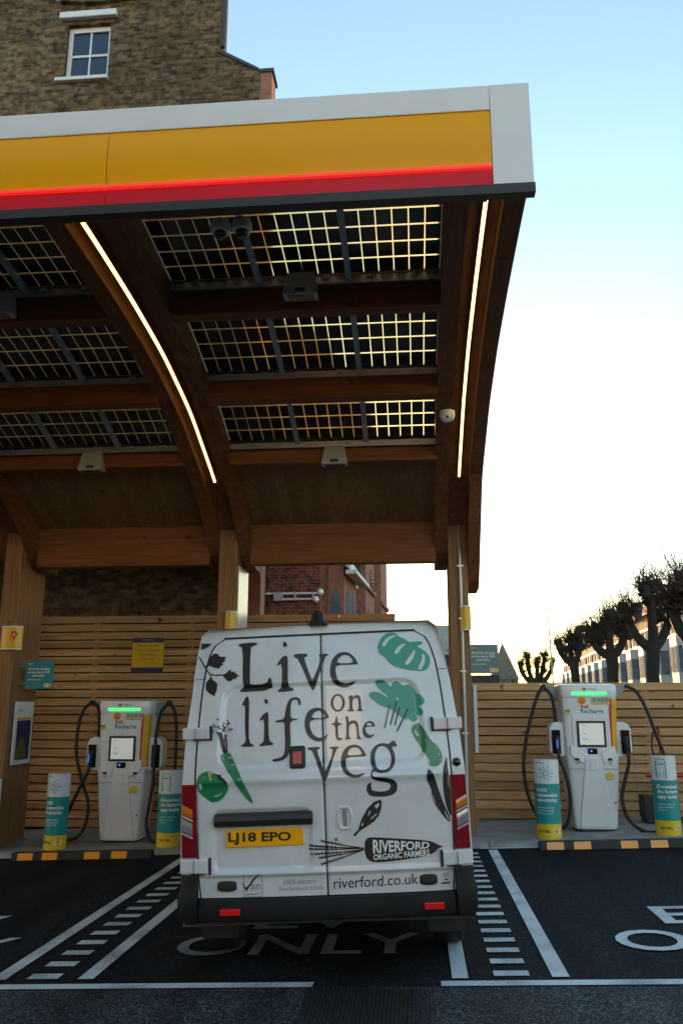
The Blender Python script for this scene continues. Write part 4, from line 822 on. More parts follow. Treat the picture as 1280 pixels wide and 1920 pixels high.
# ------------------------------------------------------------------ chargers
def body_ring(w, d, z, c=.07, yoff=0.0):
    """plan outline of the cabinet at height z: front at y=-d/2, chamfered front corners"""
    h, k = w/2, d/2
    return [(-h+c*1.2,-k+yoff,z),(h-c*1.2,-k+yoff,z),(h-c*.35,-k+c*.4+yoff,z),(h,-k+c*1.3+yoff,z),(h,k-.03,z),(h-.03,k,z),(-h+.03,k,z),(-h,k-.03,z),(-h,-k+c*1.3+yoff,z),(-h+c*.35,-k+c*.4+yoff,z)]
def make_charger():
    t = thing('ev_charger', '', 'charger', (0,0,0), 0, 'rapid chargers on the pad')
    mb = MB(); mb.loft([body_ring(.56,.44,.03),body_ring(.58,.46,.10),body_ring(.64,.50,.45),body_ring(.69,.52,.80),body_ring(.71,.54,.93),body_ring(.715,.545,.985)]); low = mb.build('lower_body', M['white_plastic'], t, smooth=True, bevel=.012)
    mb = MB(); mb.loft([body_ring(.50,.38,0),body_ring(.50,.38,.032)]); mb.build('plinth', M['dark_plastic'], t)
    mb = MB(); mb.loft([body_ring(.71,.47,.975),body_ring(.715,.47,1.2),body_ring(.735,.485,1.5),body_ring(.755,.50,1.72)]); mb.build('upper_body', M['white_plastic'], t, smooth=True, bevel=.01)
    mb = MB(); mb.loft([body_ring(.757,.502,1.722),body_ring(.77,.515,1.78),body_ring(.775,.52,1.86),body_ring(.75,.50,1.895),body_ring(.66,.42,1.905)]); mb.build('top_cap', M['white_plastic'], t, smooth=True, bevel=.008)
    # V shaped chest panel and raised centre tongue of the lower body
    for s in (-1,1):
        mb = MB(); mb.prism([(s*.10,-.255,1.0),(s*.29,-.25,1.10),(s*.30,-.25,.985),(s*.26,-.262,.93),(s*.13,-.262,.86)], (0,-.03,0)); mb.build('shoulder', M['white_plastic'], t, smooth=True, bevel=.012)
        mb = MB(); mb.box(s*.215-.028, s*.215+.028,-.297,-.280,.905,.935); mb.build('vent', M['dark_plastic'], t)
        mb = MB(); text_on(mb, 'CCS', (s*.215,-.2935,.872), (1,0,0), (0,0,1), .014, align='c'); text_on(mb, '175', (s*.215,-.2935,.85), (1,0,0), (0,0,1), .016, align='c'); mb.build('socket_lettering', M['ink_dark'], t)
    mb = MB(); mb.loft([[(-w,y,z),(w,y,z),(w*1.12,y+.03,z),(-w*1.12,y+.03,z)] for w,y,z in ((.205,-.238,.06),(.185,-.262,.30),(.14,-.277,.62),(.105,-.283,.88),(.10,-.278,.95))]); mb.build('centre_panel', M['white_plastic'], t, smooth=True, bevel=.006)
    mb = MB(); mb.prism([(-.045,-.272,.93),(.045,-.272,.93),(.06,-.272,.78),(-.06,-.272,.78)], (0,-.022,0)); mb.build('tongue', M['white_plastic'], t, bevel=.006)
    mb = MB(); mb.box(-.355,.355,-.2755,-.27,.795,.80); mb.build('seam', M['ink_grey'], t)
    # screen block
    mb = MB(); mb.prism([(-.25,-.228,1.50),(-.18,-.228,1.545),(.18,-.228,1.545),(.25,-.228,1.50),(.25,-.228,1.06),(.12,-.228,.98),(-.12,-.228,.98),(-.25,-.228,1.06)], (0,-.022,0)); mb.build('screen_surround', M['white_plastic'], t, bevel=.01)
    mb = MB(); mb.box(-.19,.19,-.262,-.245,1.075,1.415); mb.build('bezel', M['dark_plastic'], t, bevel=.006)
    mb = MB(); mb.box(-.158,.158,-.266,-.2625,1.105,1.385); scr = mb.build('screen', M['screen'], t)
    mb = MB(); text_on(mb, 'Shell', (-.125,-.267,1.35), (1,0,0), (0,0,1), .018); text_on(mb, 'Left', (-.12,-.267,1.24), (1,0,0), (0,0,1), .024); text_on(mb, 'Right', (-.12,-.267,1.17), (1,0,0), (0,0,1), .024); mb.build('screen_lettering', M['screen_ink'], scr)
    mb = MB(); mb.box(-.062,.062,-.266,-.245,.915,1.06); rd = mb.build('card_reader', M['black_glass'], t, bevel=.005)
    mb = MB(); mb.lathe([(.001,0),(.013,.001),(.013,.004)], (-.02,-.268,1.025), 10, M=Matrix.Rotation(R(90),3,'X')); mb.build('reader_light', M['blue_led'], rd)
    mb = MB(); mb.box(-.235,.235,-.268,-.240,1.755,1.797); mb.build('status_light', M['green_led'], t, bevel=.012)
    # stripes on the right bevel
    def cz(z): return .735+(z-1.5)*.09 if z > 1.2 else .715
    for nm, a, b_, mt in (('yellow_stripe',.0,.085,'sign_yellow'),('red_stripe',-.035,.0,'ink_red')):
        mb = MB(); pts = []
        rings = []
        for z in (1.0,1.2,1.5,1.71):
            h = {1.0:.71,1.2:.715,1.5:.735,1.71:.754}[z]/2; d = {1.0:.47,1.2:.47,1.5:.485,1.71:.499}[z]/2; c = .07
            P0 = Vector((h-c*1.2,-d,z)); P1 = Vector((h-c*.35,-d+c*.4,z)); P2 = Vector((h,-d+c*1.3,z))
            if nm[0] == 'r': A, B = P0+Vector((-.035,-.003,0)), P0+Vector((0,-.003,0)); rings.append([A,B])
            else: rings.append([P0+Vector((.001,-.003,0)), P1+Vector((.003,-.003,0)), P2+Vector((.003,-.001,0))])
        n = len(rings[0])
        for r0, r1 in zip(rings, rings[1:]):
            for i in range(n-1): mb.add([r0[i],r0[i+1],r1[i+1],r1[i]],[(0,1,2,3)])
        mb.build(nm, M[mt], t, recalc=False)
    # print on the front
    fy = -.2505
    def fyz(z): return -(.485+(z-1.5)*.07)/2-.0035
    mb = MB(); text_on(mb, 'Shell', (-.125,fyz(1.62),1.585), (1,0,0), (0,0,1), .042, bold=.03); mb.build('name_lettering', M['ink_red'], t)
    mb = MB(); text_on(mb, 'Recharge', (-.125,fyz(1.56)-.002,1.515), (1,0,0), (0,0,1), .058, bold=.03, maxw=.36); mb.box(.255,.262,fyz(1.6),fyz(1.6)+.001,1.585,1.64); mb.box(.295,.302,fyz(1.6),fyz(1.6)+.001,1.585,1.64); mb.box(.255,.302,fyz(1.6),fyz(1.6)+.001,1.633,1.64); mb.build('recharge_lettering', M['ink_teal'], t)
    mb = MB(); pts = [(-.10+.055*math.cos(a)*(1 if math.sin(a) > -.75 else .7), fyz(1.68), 1.685+.052*math.sin(a)) for a in [2*math.pi*k/18 for k in range(18)]]; mb.prism(pts, (0,-.001,0)); mb.build('emblem', M['emblem'], t)
    mb = MB()
    for k in range(5):
        a = R(90+(-50+25*k)); mb.bar((-.10,fyz(1.68)-.003,1.645),(-.10+.07*math.cos(a),fyz(1.69)-.003,1.645+.07*math.sin(a)),.006,.002)
    mb.build('emblem_ribs', M['ink_red'], t)
    mb = MB(); mb.box(.02,.27,fyz(1.63)-.001,fyz(1.63),1.655,1.725); mb.build('label_card', M['pale_back'], t)
    mb = MB(); mb.box(.02,.27,fyz(1.63)-.002,fyz(1.63),1.632,1.653); mb.build('label_bar', M['totem_yellow'], t)
    mb = MB()
    for k in range(4):
        mb = MB(); mb.box(.05+.055*k,.085+.055*k,fyz(1.66)-.004,fyz(1.66)-.003,1.672,1.712); mb.build('label_symbol', M['ink_grey'], t)
    mb = MB(); text_on(mb, 'TRITIUM', (-.02,-.2615,1.825), (1,0,0), (0,0,1), .022, bold=.01); mb.build('maker_lettering', M['ink_grey'], t)
    mb = MB(); a = (-.06,-.262,1.836)
    P = [Vector((a[0]+.024*math.cos(R(90+120*k)),a[1],a[2]-.024*math.sin(R(90+120*k)))) for k in range(3)]
    for k in range(3): mb.bar(P[k],P[(k+1)%3],.010,.003,up=(0,1,0))
    mb.build('maker_emblem', M['ink_dark'], t)
    mb = MB(); mb.box(-.335,-.26,fyz(1.5)-.002,fyz(1.5)+.004,1.50,1.53); mb.build('sticker', M['totem_yellow'], t)
    mb = MB(); mb.box(-.33,-.265,fyz(1.52)-.002,fyz(1.52)+.004,1.532,1.565); mb.build('sticker', M['ink_grey'], t)
    mb = MB(); mb.prism([(.20+.055*math.cos(R(k*15)),-.2745,.70+.055*math.sin(R(k*15))) for k in range(13)], (0,-.003,0)); mb.box(.15,.25,-.277,-.2735,.665,.695); mb.build('warning_sticker', M['totem_yellow'], t)
    mb = MB(); mb.lathe([(.012,0),(.012,.01)], (.255,-.245,.37), 10, M=Matrix.Rotation(R(90),3,'X')); mb.build('lock', M['dark_plastic'], t)
    # holsters
    for s in (-1,1):
        mb = MB(); x0, x1 = s*.34, s*.545
        mb.prism([(x0,-.16,1.385),(s*.44,-.16,1.40),(s*.505,-.16,1.375),(s*.54,-.16,1.31),(s*.545,-.16,1.02),(s*.50,-.16,.955),(x0,-.16,.94)], (0,.26,0)); h = mb.build('holster', M['white_plastic'], t, bevel=.014)
        mb = MB(); mb.box(*(sorted((s*.40,s*.515))), -.185,-.155,.985,1.295); mb.build('holster_pocket', M['black_glass'], h, bevel=.004)
        mb = MB(); mb.tube([(s*.455,-.235,1.20),(s*.455,-.25,1.12),(s*.455,-.22,1.02)],[.030,.038,.028],10); mb.tube([(s*.455,-.19,1.19),(s*.455,-.25,1.14)],[.045,.04],12); pl = mb.build('plug', M['rubber'], h, smooth=True)
        if s < 0:
            mb = MB(); mb.box(-.472,-.45,-.2915,-.288,1.06,1.17); mb.build('plug_light', M['plug_blue'], pl)
        # cable support wings
        mb = MB(); mb.prism([(s*.372,-.02,1.87),(s*.56,-.02,1.885),(s*.575,-.02,1.865),(s*.37,-.02,1.66)], (0,.04,0)); mb.build('cable_arm', M['steel_grey'], t, bevel=.006)
        mb = MB(); mb.box(*(sorted((s*.535,s*.60))), -.04,.05,1.855,1.905); mb.build('cable_guide', M['dark_plastic'], t, bevel=.01)
    return t
M['crease'] = mat('crease_grey', (.34,.36,.38), .5)
def catmull(P, n=7):
    P = [Vector(p) for p in P]; out = []
    for i in range(len(P)-1):
        a, b, c, d = P[max(0,i-1)], P[i], P[i+1], P[min(len(P)-1,i+2)]
        for k in range(n):
            t = k/n; out.append(.5*((2*b)+(c-a)*t+(2*a-5*b+4*c-d)*t*t+(3*b-a-3*c+d)*t**3))
    return out+[P[-1]]
def cable(t, pts):
    mb = MB(); mb.tube(catmull(pts), .024, 10); mb.build('cable', M['rubber'], t, smooth=True)
# local coordinates: x right, y away, z up from the pad
ch1 = make_charger(); ch1.location = (-4.09, 11.93, gz(-4.09,.06)); ch1['label'] = 'white rapid charger with green light, left of the van in the dim bay'
ch2 = copy_tree(ch1); ch2.location = (2.34, 12.0, gz(2.34,.06)); ch2['label'] = 'white rapid charger with green light, right of the van under open sky'
cable(ch1, [(-.57,-.03,1.87),(-.66,-.06,1.78),(-.72,-.08,1.55),(-.72,-.10,1.2),(-.62,-.12,.85),(-.50,-.12,.55),(-.48,-.15,.3),(-.56,-.18,.09),(-.72,-.2,.028),(-.86,-.1,.028)])
cable(ch1, [(-.455,-.23,1.03),(-.47,-.26,.93),(-.60,-.2,.70),(-.76,-.1,.42),(-.84,-.05,.25),(-.9,-.02,.03)])
cable(ch1, [(-.56,-.03,1.86),(-.46,-.05,1.80),(-.42,-.08,1.6),(-.41,-.10,1.35),(-.44,-.17,1.12)])
cable(ch1, [(.57,-.03,1.87),(.66,-.06,1.76),(.71,-.08,1.5),(.72,-.1,1.1),(.72,-.1,.6),(.73,-.1,.2),(.66,-.12,.03)])
cable(ch1, [(.56,-.03,1.86),(.47,-.08,1.72),(.44,-.13,1.45),(.455,-.2,1.2)])
cable(ch1, [(.455,-.23,1.03),(.46,-.24,.8),(.42,-.24,.5),(.40,-.26,.25),(.47,-.28,.05),(.6,-.3,.028)])
cable(ch2, [(-.57,-.03,1.87),(-.66,-.06,1.75),(-.78,-.08,1.4),(-.87,-.1,1.05),(-.90,-.12,.75),(-.86,-.12,.45),(-.76,-.14,.2),(-.62,-.2,.03)])
cable(ch2, [(-.56,-.03,1.86),(-.47,-.05,1.75),(-.44,-.08,1.5),(-.44,-.12,1.25)])
cable(ch2, [(-.455,-.23,1.03),(-.44,-.28,.92),(-.36,-.30,.65),(-.34,-.30,.35),(-.40,-.30,.10),(-.52,-.26,.028)])
cable(ch2, [(.57,-.03,1.87),(.68,-.06,1.80),(.78,-.1,1.58),(.88,-.14,1.22),(.96,-.2,.90),(1.0,-.25,.5),(1.0,-.25,.03)])
cable(ch2, [(.455,-.23,1.03),(.46,-.26,.88),(.37,-.28,.6),(.33,-.29,.4),(.40,-.30,.16),(.58,-.34,.028),(.8,-.36,.028)])

# ------------------------------------------------------------------ totems
def totem(x, y, rz, kind, label, off=.055):
    t = thing('totem', label, 'bollard', (x,y,gz(x,off)), rz, 'printed sleeves over the bollards')
    w, H = .315, .965
    prof = [(-w/2+w*k/12, -.115*math.sin(math.pi*k/12)**.8) for k in range(13)]
    full = prof + [(w/2,.03),(w/2-.04,.09),(-w/2+.04,.09),(-w/2,.03)]
    def band(nm, z0, z1, mt): mb = MB(); mb.loft([[(a,b,z) for a,b in full] for z in (z0,z1)]); return mb.build(nm, M[mt], t, smooth=True)
    band('yellow_base', 0, .185, 'totem_yellow'); band('teal_panel', .1855, .67, 'teal'); band('white_panel', .6705, H, 'totem_white')
    def wrap(mb):
        out = []
        for v in mb.v:
            u = max(0.001,min(.999,(v[0]+w/2)/w)); out.append((v[0], -.115*math.sin(math.pi*u)**.8-.003+v[1], v[2]))
        mb.v = out; return mb
    mb = MB()
    lines = ('100%','renewable','electricity') if kind == 'sun' else ('Download','the Recharge','app today')
    for k, s in enumerate(lines): text_on(mb, s, (-.125,0,.575-.060*k), (1,0,0), (0,0,1), .042, bold=.03, maxw=.25)
    lines2 = ('charging powered by','certified renewable','sources in the UK') if kind == 'sun' else ('search, charge and','pay in one place','for free')
    for k, s in enumerate(lines2): text_on(mb, s, (-.125,0,.375-.034*k), (1,0,0), (0,0,1), .018, maxw=.2)
    wrap(mb).build('lettering', M['ink_white'], t)
    mb = MB(); text_on(mb, 'GO WELL', (-.125,0,.085), (1,0,0), (0,0,1), .028, bold=.03, maxw=.14); wrap(mb).build('motto_lettering', M['ink_dark'], t)
    mb = MB(); mb.box(.06,.125,-.0005,0,.07,.135); wrap(mb).build('emblem_card', M['ink_white'], t)
    mb = MB(); mb.prism([(.0925+.022*math.cos(a),-.0015,.1025+.022*math.sin(a)) for a in [2*math.pi*k/12 for k in range(12)]],(0,-.0006,0)); wrap(mb).build('emblem', M['emblem'], t)
    mb = MB(); text_on(mb, 'Recharge', (-.125,0,.92), (1,0,0), (0,0,1), .022, maxw=.1)
    if kind == 'sun':
        cx, cz = -.01, .80
        R1 = [(cx+.030*math.cos(a),0,cz+.030*math.sin(a)) for a in [2*math.pi*k/14 for k in range(15)]]
        for a, b in zip(R1, R1[1:]): mb.bar(a,b,.010,.001,up=(0,1,0))
        for k in range(10):
            a = 2*math.pi*k/10; L1 = .085 if k % 2 else .10
            mb.bar((cx+.048*math.cos(a),0,cz+.048*math.sin(a)),(cx+L1*math.cos(a),0,cz+L1*math.sin(a)),.009,.001,up=(0,1,0))
        wrap(mb).build('sun_symbol', M['ink_teal'], t)
    else:
        for a, b in (((-.12,0,.705),(-.12,0,.90)),((-.02,0,.705),(-.02,0,.90)),((-.12,0,.705),(-.02,0,.705)),((-.12,0,.90),(-.02,0,.90))): mb.bar(a,b,.012,.001,up=(0,1,0))
        mb.box(-.10,-.04,-.001,0,.86,.875); mb.box(-.105,-.035,-.001,0,.75,.76); mb.box(-.105,-.035,-.001,0,.72,.73)
        wrap(mb).build('phone_symbol', M['ink_teal'], t)
    return t
totem(-4.82, 11.33, R(-4), 'sun', 'white, teal and yellow totem with sun symbol, left of the left charger')
totem(-3.27, 11.33, R(20), 'phone', 'white, teal and yellow totem with phone symbol, between the left charger and the van')
totem(1.655, 11.35, R(-6), 'sun', 'white, teal and yellow totem with sun symbol, left of the right charger')
totem(3.15, 11.40, R(4), 'phone', 'white, teal and yellow totem with phone symbol, right of the right charger')
t = thing('red_stand', 'red tubular stand with dark base half hidden behind the rightmost totem', 'stand', (3.44,12.55,gz(3.44,.062)))
mb = MB(); mb.box(-.30,.35,-.16,.16,0,.05); mb.build('base', M['dark_plastic'], t, bevel=.01); mb = MB(); mb.box(-.32,-.18,-.14,.14,.051,.36); mb.build('weight', M['dark_plastic'], t, bevel=.01)
mb = MB()
for x in (-.14,.30): mb.tube([(x,0,.05),(x,0,.62)], .02, 8)
mb.tube([(-.22,0,.62),(.36,0,.62)], .03, 8); mb.tube([(.0,0,.62),(.0,0,1.30)], .018, 8); mb.build('frame', M['red_paint'], t, smooth=True)
mb = MB(); mb.tube(catmull([(.0,-.02,1.28),(-.09,-.03,1.2),(-.12,-.03,1.0),(-.08,-.02,.8),(-.1,0,.62)]), .012, 6); mb.build('hose', M['rubber'], t, smooth=True)
mb = MB(); mb.tube([(.12,-.04,.06),(.12,-.04,.50)], .07, 12); mb.build('cylinder', M['red_paint'], t, smooth=True)

# ------------------------------------------------------------------ van
van = thing('van', 'white electric delivery van with a black vegetable slogan over its rear doors', 'van', (-.595,5.86,gz(-.595)))
van.rotation_mode = 'XYZ'; van.rotation_euler = (Matrix.Rotation(R(2.0),3,'Z') @ Matrix.Rotation(-math.atan(.042),3,'Y')).to_euler()
WT = [(.40,.975),(.55,.985),(.8,.992),(1.0,.992),(1.27,.984),(1.38,.976),(1.66,.957),(1.89,.926),(2.02,.910),(2.2,.880),(2.28,.862),(2.325,.848),(2.345,.80)]
DT = [(.50,.842),(.56,.846),(.67,.860),(.9,.872),(1.28,.886),(1.42,.884),(1.66,.871),(1.89,.853),(2.06,.83),(2.17,.802),(2.235,.765),(2.27,.70)]
def Wv(z): return lerp_tab(WT,z)
def Dv(z): return lerp_tab(DT,z)
def sstep(a,b,x):
    t = max(0,min(1,(x-a)/(b-a))); return t*t*(3-2*t)
def F0(u,z):
    t = max(0., (z-1.28)/1.0); return .05+.17*t**1.25+.05*(abs(u)/.95)**3
def rrect(u,z,x0,x1,z0,z1,r):
    """signed distance to a rounded rectangle (negative inside)"""
    cx,cz = (x0+x1)/2,(z0+z1)/2; qx,qz = abs(u-cx)-(x1-x0)/2+r, abs(z-cz)-(z1-z0)/2+r
    return math.hypot(max(qx,0),max(qz,0))+min(max(qx,qz),0)-r
def Dp(u,z):
    d = 0
    s = .735-.055*max(0,(z-1.3))
    d += .016*(1-sstep(-.035,.012,rrect(u,z,-s,s,1.36,1.935,.12)))       # blanked window pressing
    d -= .014*math.exp(-((z-1.285)/.03)**2)*(1-sstep(.80,.86,abs(u)))     # belt crease
    d += .02*(1-sstep(-.02,.015,rrect(u,z,-.755,-.085,.70,1.09,.05)))     # plate recess
    d -= .012*math.exp(-((z-.685)/.016)**2)*(1-sstep(.82,.86,abs(u)))     # lower ridge
    d += .012*(1-sstep(.66,.685,z))
    return d
def Fs(u,z): return F0(u,z)+(Dp(u,z) if abs(u) < Dv(z) else 0)
# body shell: rear frame, sides and roof in one skin
mb = MB()
zs = [.54+(2.345-.54)*k/40 for k in range(41)]
SECT = [(0,1.0,1.0),(.06,1.006,1.0),(.5,1.008,.999),(2.0,1.01,.999),(3.6,1.01,.998),(4.0,1.005,.995)]
def ring_at(y, kw, kh):
    zz = [.36]+zs; L = [(-Wv(z)*kw, y+F0(Wv(z),max(z,.54))*(1 if y < .01 else 0), z*kh) for z in zz]; Rr = [(Wv(z)*kw, y+F0(Wv(z),max(z,.54))*(1 if y < .01 else 0), z*kh) for z in reversed(zz)]
    top = [(u*kw, y+F0(u,2.345)*(1 if y < .01 else 0), (2.345+.012*(1-(u/.7)**2))*kh) for u in [-.46,-.23,0,.23,.46]]
    return L+top+Rr
rings = [ring_at(y+(.14 if y > .01 else 0),a,b) for y,a,b in SECT]
mb.loft(rings, caps=False)
# rear frame (behind the doors, recessed) as a grid across the width
ZR = [.54+(2.268-.54)*k/38 for k in range(39)]+[2.276,2.279,2.295,2.315,2.332,2.345]
UF = [(1,k/4) for k in range(4)]+[(0,.006),(0,-.004)]+[(2,k/14) for k in range(1,14)]+[(0,.004),(0,-.006)]+[(3,k/4) for k in range(1,5)]
def rear_u(c, z):
    w, d = Wv(z), min(Dv(z), Wv(z)-.03); k, f = c
    if k == 1: return -w+(w-d-.006)*f
    if k == 3: return d+.006+(w-d-.006)*f
    if k == 2: return -d+.004+(2*d-.008)*f
    return None
def rear(i, j):
    z = ZR[j]; w, d = Wv(z), min(Dv(z), Wv(z)-.03); c = UF[i]
    u = rear_u(c, z)
    if u is None: u = {4:-d-.006, 5:-d+.004, 19:d-.004, 20:d+.006}[i]
    ins = 5 <= i <= 19 and z < 2.277
    return (u, F0(u,z)+(.03 if ins else 0), z+(.012*(1-min(1,abs(u)/.7)**2) if j == len(ZR)-1 else 0))
nu, nv = len(UF)-1, len(ZR)-1
mb.add([rear(i,j) for j in range(nv+1) for i in range(nu+1)], [(j*(nu+1)+i, j*(nu+1)+i+1, (j+1)*(nu+1)+i+1, (j+1)*(nu+1)+i) for j in range(nv) for i in range(nu)])
body = mb.build('body', M['van_white'], van, smooth=True, recalc=True)
# cab and bonnet in front
mb = MB(); rings = []
for y,w,zt in [(4.13,1.0,2.34),(4.5,.985,2.20),(4.85,.97,1.75),(5.1,.96,1.32),(5.45,.93,1.15),(5.62,.86,1.0)]:
    rings.append([(-w,y,.36),(-w,y,min(1.2,zt-.1)),(-w*.92,y,zt-.12),(-w*.75,y,zt),(w*.75,y,zt),(w*.92,y,zt-.12),(w,y,min(1.2,zt-.1)),(w,y,.36)])
mb.loft(rings); mb.build('cab', M['van_white'], van, smooth=True)
mb = MB(); mb.add([(-.72,4.52,2.185),(.72,4.52,2.185),(.8,4.86,1.76),(.84,5.09,1.36),(-.84,5.09,1.36),(-.8,4.86,1.76)],[(0,1,2,5),(5,2,3,4)])
mb.v = [(x,y+.012,z+.012) for x,y,z in mb.v]; mb.build('windscreen', M['win_glass'], van)
for s in (-1,1):
    mb = MB(); mb.box(s*1.0-.005+s*.012, s*1.0+.005+s*.012, 3.9,4.6,1.3,1.95); mb.build('side_window', M['win_glass'], van)
    mb = MB(); mb.box(*sorted((s*1.05,s*1.22)), 4.62,4.72,1.35,1.72); mb.build('mirror', M['dark_plastic'], van, bevel=.03)
mb = MB(); mb.box(-.9,.9,.50,4.2,.33,.44); mb.box(-.5,.5,.12,.50,.40,.46); mb.box(-.88,.88,4.2,5.6,.25,.45); mb.build('underbody', M['bumper'], van)
for (x,y) in ((-.85,1.0),(.85,1.0),(-.86,4.6),(.86,4.6)):
    mb = MB(); Mx = Matrix.Rotation(R(90),3,'Y'); c = (x-(.12 if x > 0 else .10),y,.335)
    mb.lathe([(.20,0),(.30,0),(.33,.02),(.338,.06),(.338,.17),(.33,.20),(.30,.22),(.20,.22)], c, 32, M=Mx); w = mb.build('wheel', M['rubber'], van, smooth=True)
    mb = MB(); mb.lathe([(.05,.03),(.19,.03),(.205,.05),(.205,.19),(.18,.20),(.06,.17),(.05,.19)], c, 24, M=Mx); mb.build('rim', M['grey_plastic'], w, smooth=True)
for s in (-1,1):
    mb = MB(); mb.box(*sorted((s*.68,s*.94)), .56,.575,.17,.44); mb.build('mud_flap', M['rubber'], van, bevel=.004)
for s in (-1,1):   # side mouldings, arches and panel joints
    def sx(z, e=.0): return s*(Wv(z)*1.01+e)
    mb = MB()
    for a, b in ((.35,.56),(1.42,3.35)):
        mb = MB(); mb.bar((sx(.66,.006),a,.66),(sx(.66,.006),b,.66),.02,.075); mb.build('rub_strip', M['bumper'], van, bevel=.006)
    for y in (1.0,):
        mb = MB(); mb.prism([(sx(.7,.003),y+.43*math.cos(R(k*15)),.36+.43*math.sin(R(k*15))) for k in range(13)], (s*.006,0,0)); mb.build('wheel_arch', M['bumper'], van)
    for y in (1.75,3.3):
        mb = MB()
        for k in range(8):
            z0, z1 = .5+.2*k, .7+.2*k; mb.bar((sx(z0,.001),y,z0),(sx(z1,.001),y,z1),.006,.006)
        mb.build('panel_joint', M['van_gap'], van)
    mb = MB(); mb.bar((sx(1.32,.004),1.7,1.32),(sx(1.32,.004),3.3,1.32),.012,.03); mb.build('door_rail', M['van_gap'], van)
# doors
SPL = .012
doors = {}
for s, nm in ((-1,'left rear door with the number plate'),(1,'right rear door with the handle')):
    mb = MB()
    def pt(a, b, s=s):
        # b: 0 bottom .. 1 top ; rounded upper outer corner comes from the Dv table
        z = .538+(2.272-.538)*b; w = Dv(z); u = SPL+s*.004+(s*w-SPL-s*.004)*a
        e = .012*(1-sstep(0,.012,min(a,1-a)*w))+.010*(1-sstep(0,.006,1-b))
        return (u, Fs(u,z)-.004+e, z)
    # finer rows where the pressings turn
    mb.grid(pt, 96, 180); d = mb.build('rear_door', M['van_white'], van, smooth='all'); d['label'] = nm; doors[s] = d
mb = MB(); mb.box(SPL-.0035,SPL+.0035,F0(0,1)+.015,F0(0,1)+.02,.54,1.28)
prev = None
for k in range(20):
    z0 = .54+(2.285-.54)*k/19
    cur = z0
    if prev is not None: mb.bar((SPL,Fs(SPL,prev)+.009,prev),(SPL,Fs(SPL,cur)+.009,cur),.007,.01)
    prev = cur
mb.build('door_seam', M['van_gap'], van)
for s in (-1,1):
    mb = MB(); prev = None
    for k in range(41):
        z0 = .54+(2.27-.54)*k/40; p = Vector((s*(Dv(z0)+.004), F0(Dv(z0),z0)+.004, z0))
        if prev is not None: mb.bar(prev,p,.007,.012,up=(0,1,0))
        prev = p
    mb.build('door_seam', M['van_gap'], van)
mb = MB(); prev = None
for k in range(25):
    u = -.70+1.4*k/24; z0 = 2.281; p = Vector((u, F0(u,z0)+.002, z0))
    if prev is not None: mb.bar(prev,p,.010,.012,up=(0,1,0))
    prev = p
mb.build('door_seam', M['van_gap'], van)
for s in (-1,1):
    mb = MB(); z0 = 1.99; mb.bar((s*(Dv(z0)+.006),F0(Dv(z0),z0)-.001,z0),(s*(Wv(z0)-.004),F0(Wv(z0),z0)-.001,z0),.004,.006,up=(0,1,0)); mb.build('panel_seam', M['van_gap'], van)
    for z0, z1, u0, u1 in ((1.572,1.652,.785,.985),(.695,.785,.79,.992)):
        mb = MB(); y = F0(.90,z0); 
        vs = [(s*u0,F0(u0,z0)-.028),(s*(u0+.10),F0(u0+.1,z0)-.03),(s*u1,F0(u1,z0)-.020),(s*(u1+.004),F0(u1,z0)+.03),(s*u0,F0(u0,z0)+.01)]
        mb.prism([(a,b,z0) for a,b in vs], (0,0,z1-z0)); h = mb.build('hinge', M['van_white'], van, bevel=.008)
        mb = MB(); mb.box(*sorted((s*(u0-.016),s*(u0-.001))), F0(u0,z0)-.026, F0(u0,z0)+.02, z0-.008, z1+.008); mb.box(*sorted((s*(u0-.016),s*(u0+.12))), F0(u0,z0)-.012, F0(u0,z0)+.02, z0-.010, z0-.003); mb.build('hinge_shadow_gap', M['rubber'], h)
        mb = MB(); mb.box(*sorted((s*(u0+.098),s*(u0+.102))), F0(u0,z0)-.033, F0(u0,z0), z0+.004, z1-.004); mb.build('hinge_joint', M['ink_grey'], h)
    # tail lamp clusters
    zz = [.795+(1.272-.795)*k/12 for k in range(13)]
    def ui(z): return .884+.010*(z-.8)/.47-.012
    def uo(z): return Wv(z)-.010
    def lens(nm, za, zb_, ua, ub, mt, par, proud=.016, slant=.0):
        m_ = MB(); rings = []
        for k in range(7):
            f = k/6
            def P(u,fz): z = za+(zb_-za)*fz+slant*((u-ua)/(ub-ua)); return (s*u, F0(u,z)-proud-.004*math.sin(math.pi*fz), z)
            rings.append([P(ua+(ub-ua)*j/5,f) for j in range(6)]+[(s*ub,F0(ub,za)+.04,za+(zb_-za)*f+slant),(s*ua,F0(ua,za)+.04,za+(zb_-za)*f)])
        m_.loft(rings); return m_.build(nm, M[mt], par, smooth=True)
    lamp = lens('tail_lamp', .795, 1.270, .876, .980, 'lens_red', van)
    lens('amber_lens', 1.045, 1.105, .902, .976, 'lens_amber', lamp, .020, .035)
    lens('clear_lens', .935, 1.015, .902, .976, 'lens_clear', lamp, .020, .035)
    lens('lens_divider', 1.022, 1.038, .900, .977, 'grey_plastic', lamp, .021, .035); lens('lens_divider', .912, .926, .900, .977, 'grey_plastic', lamp, .021, .035)
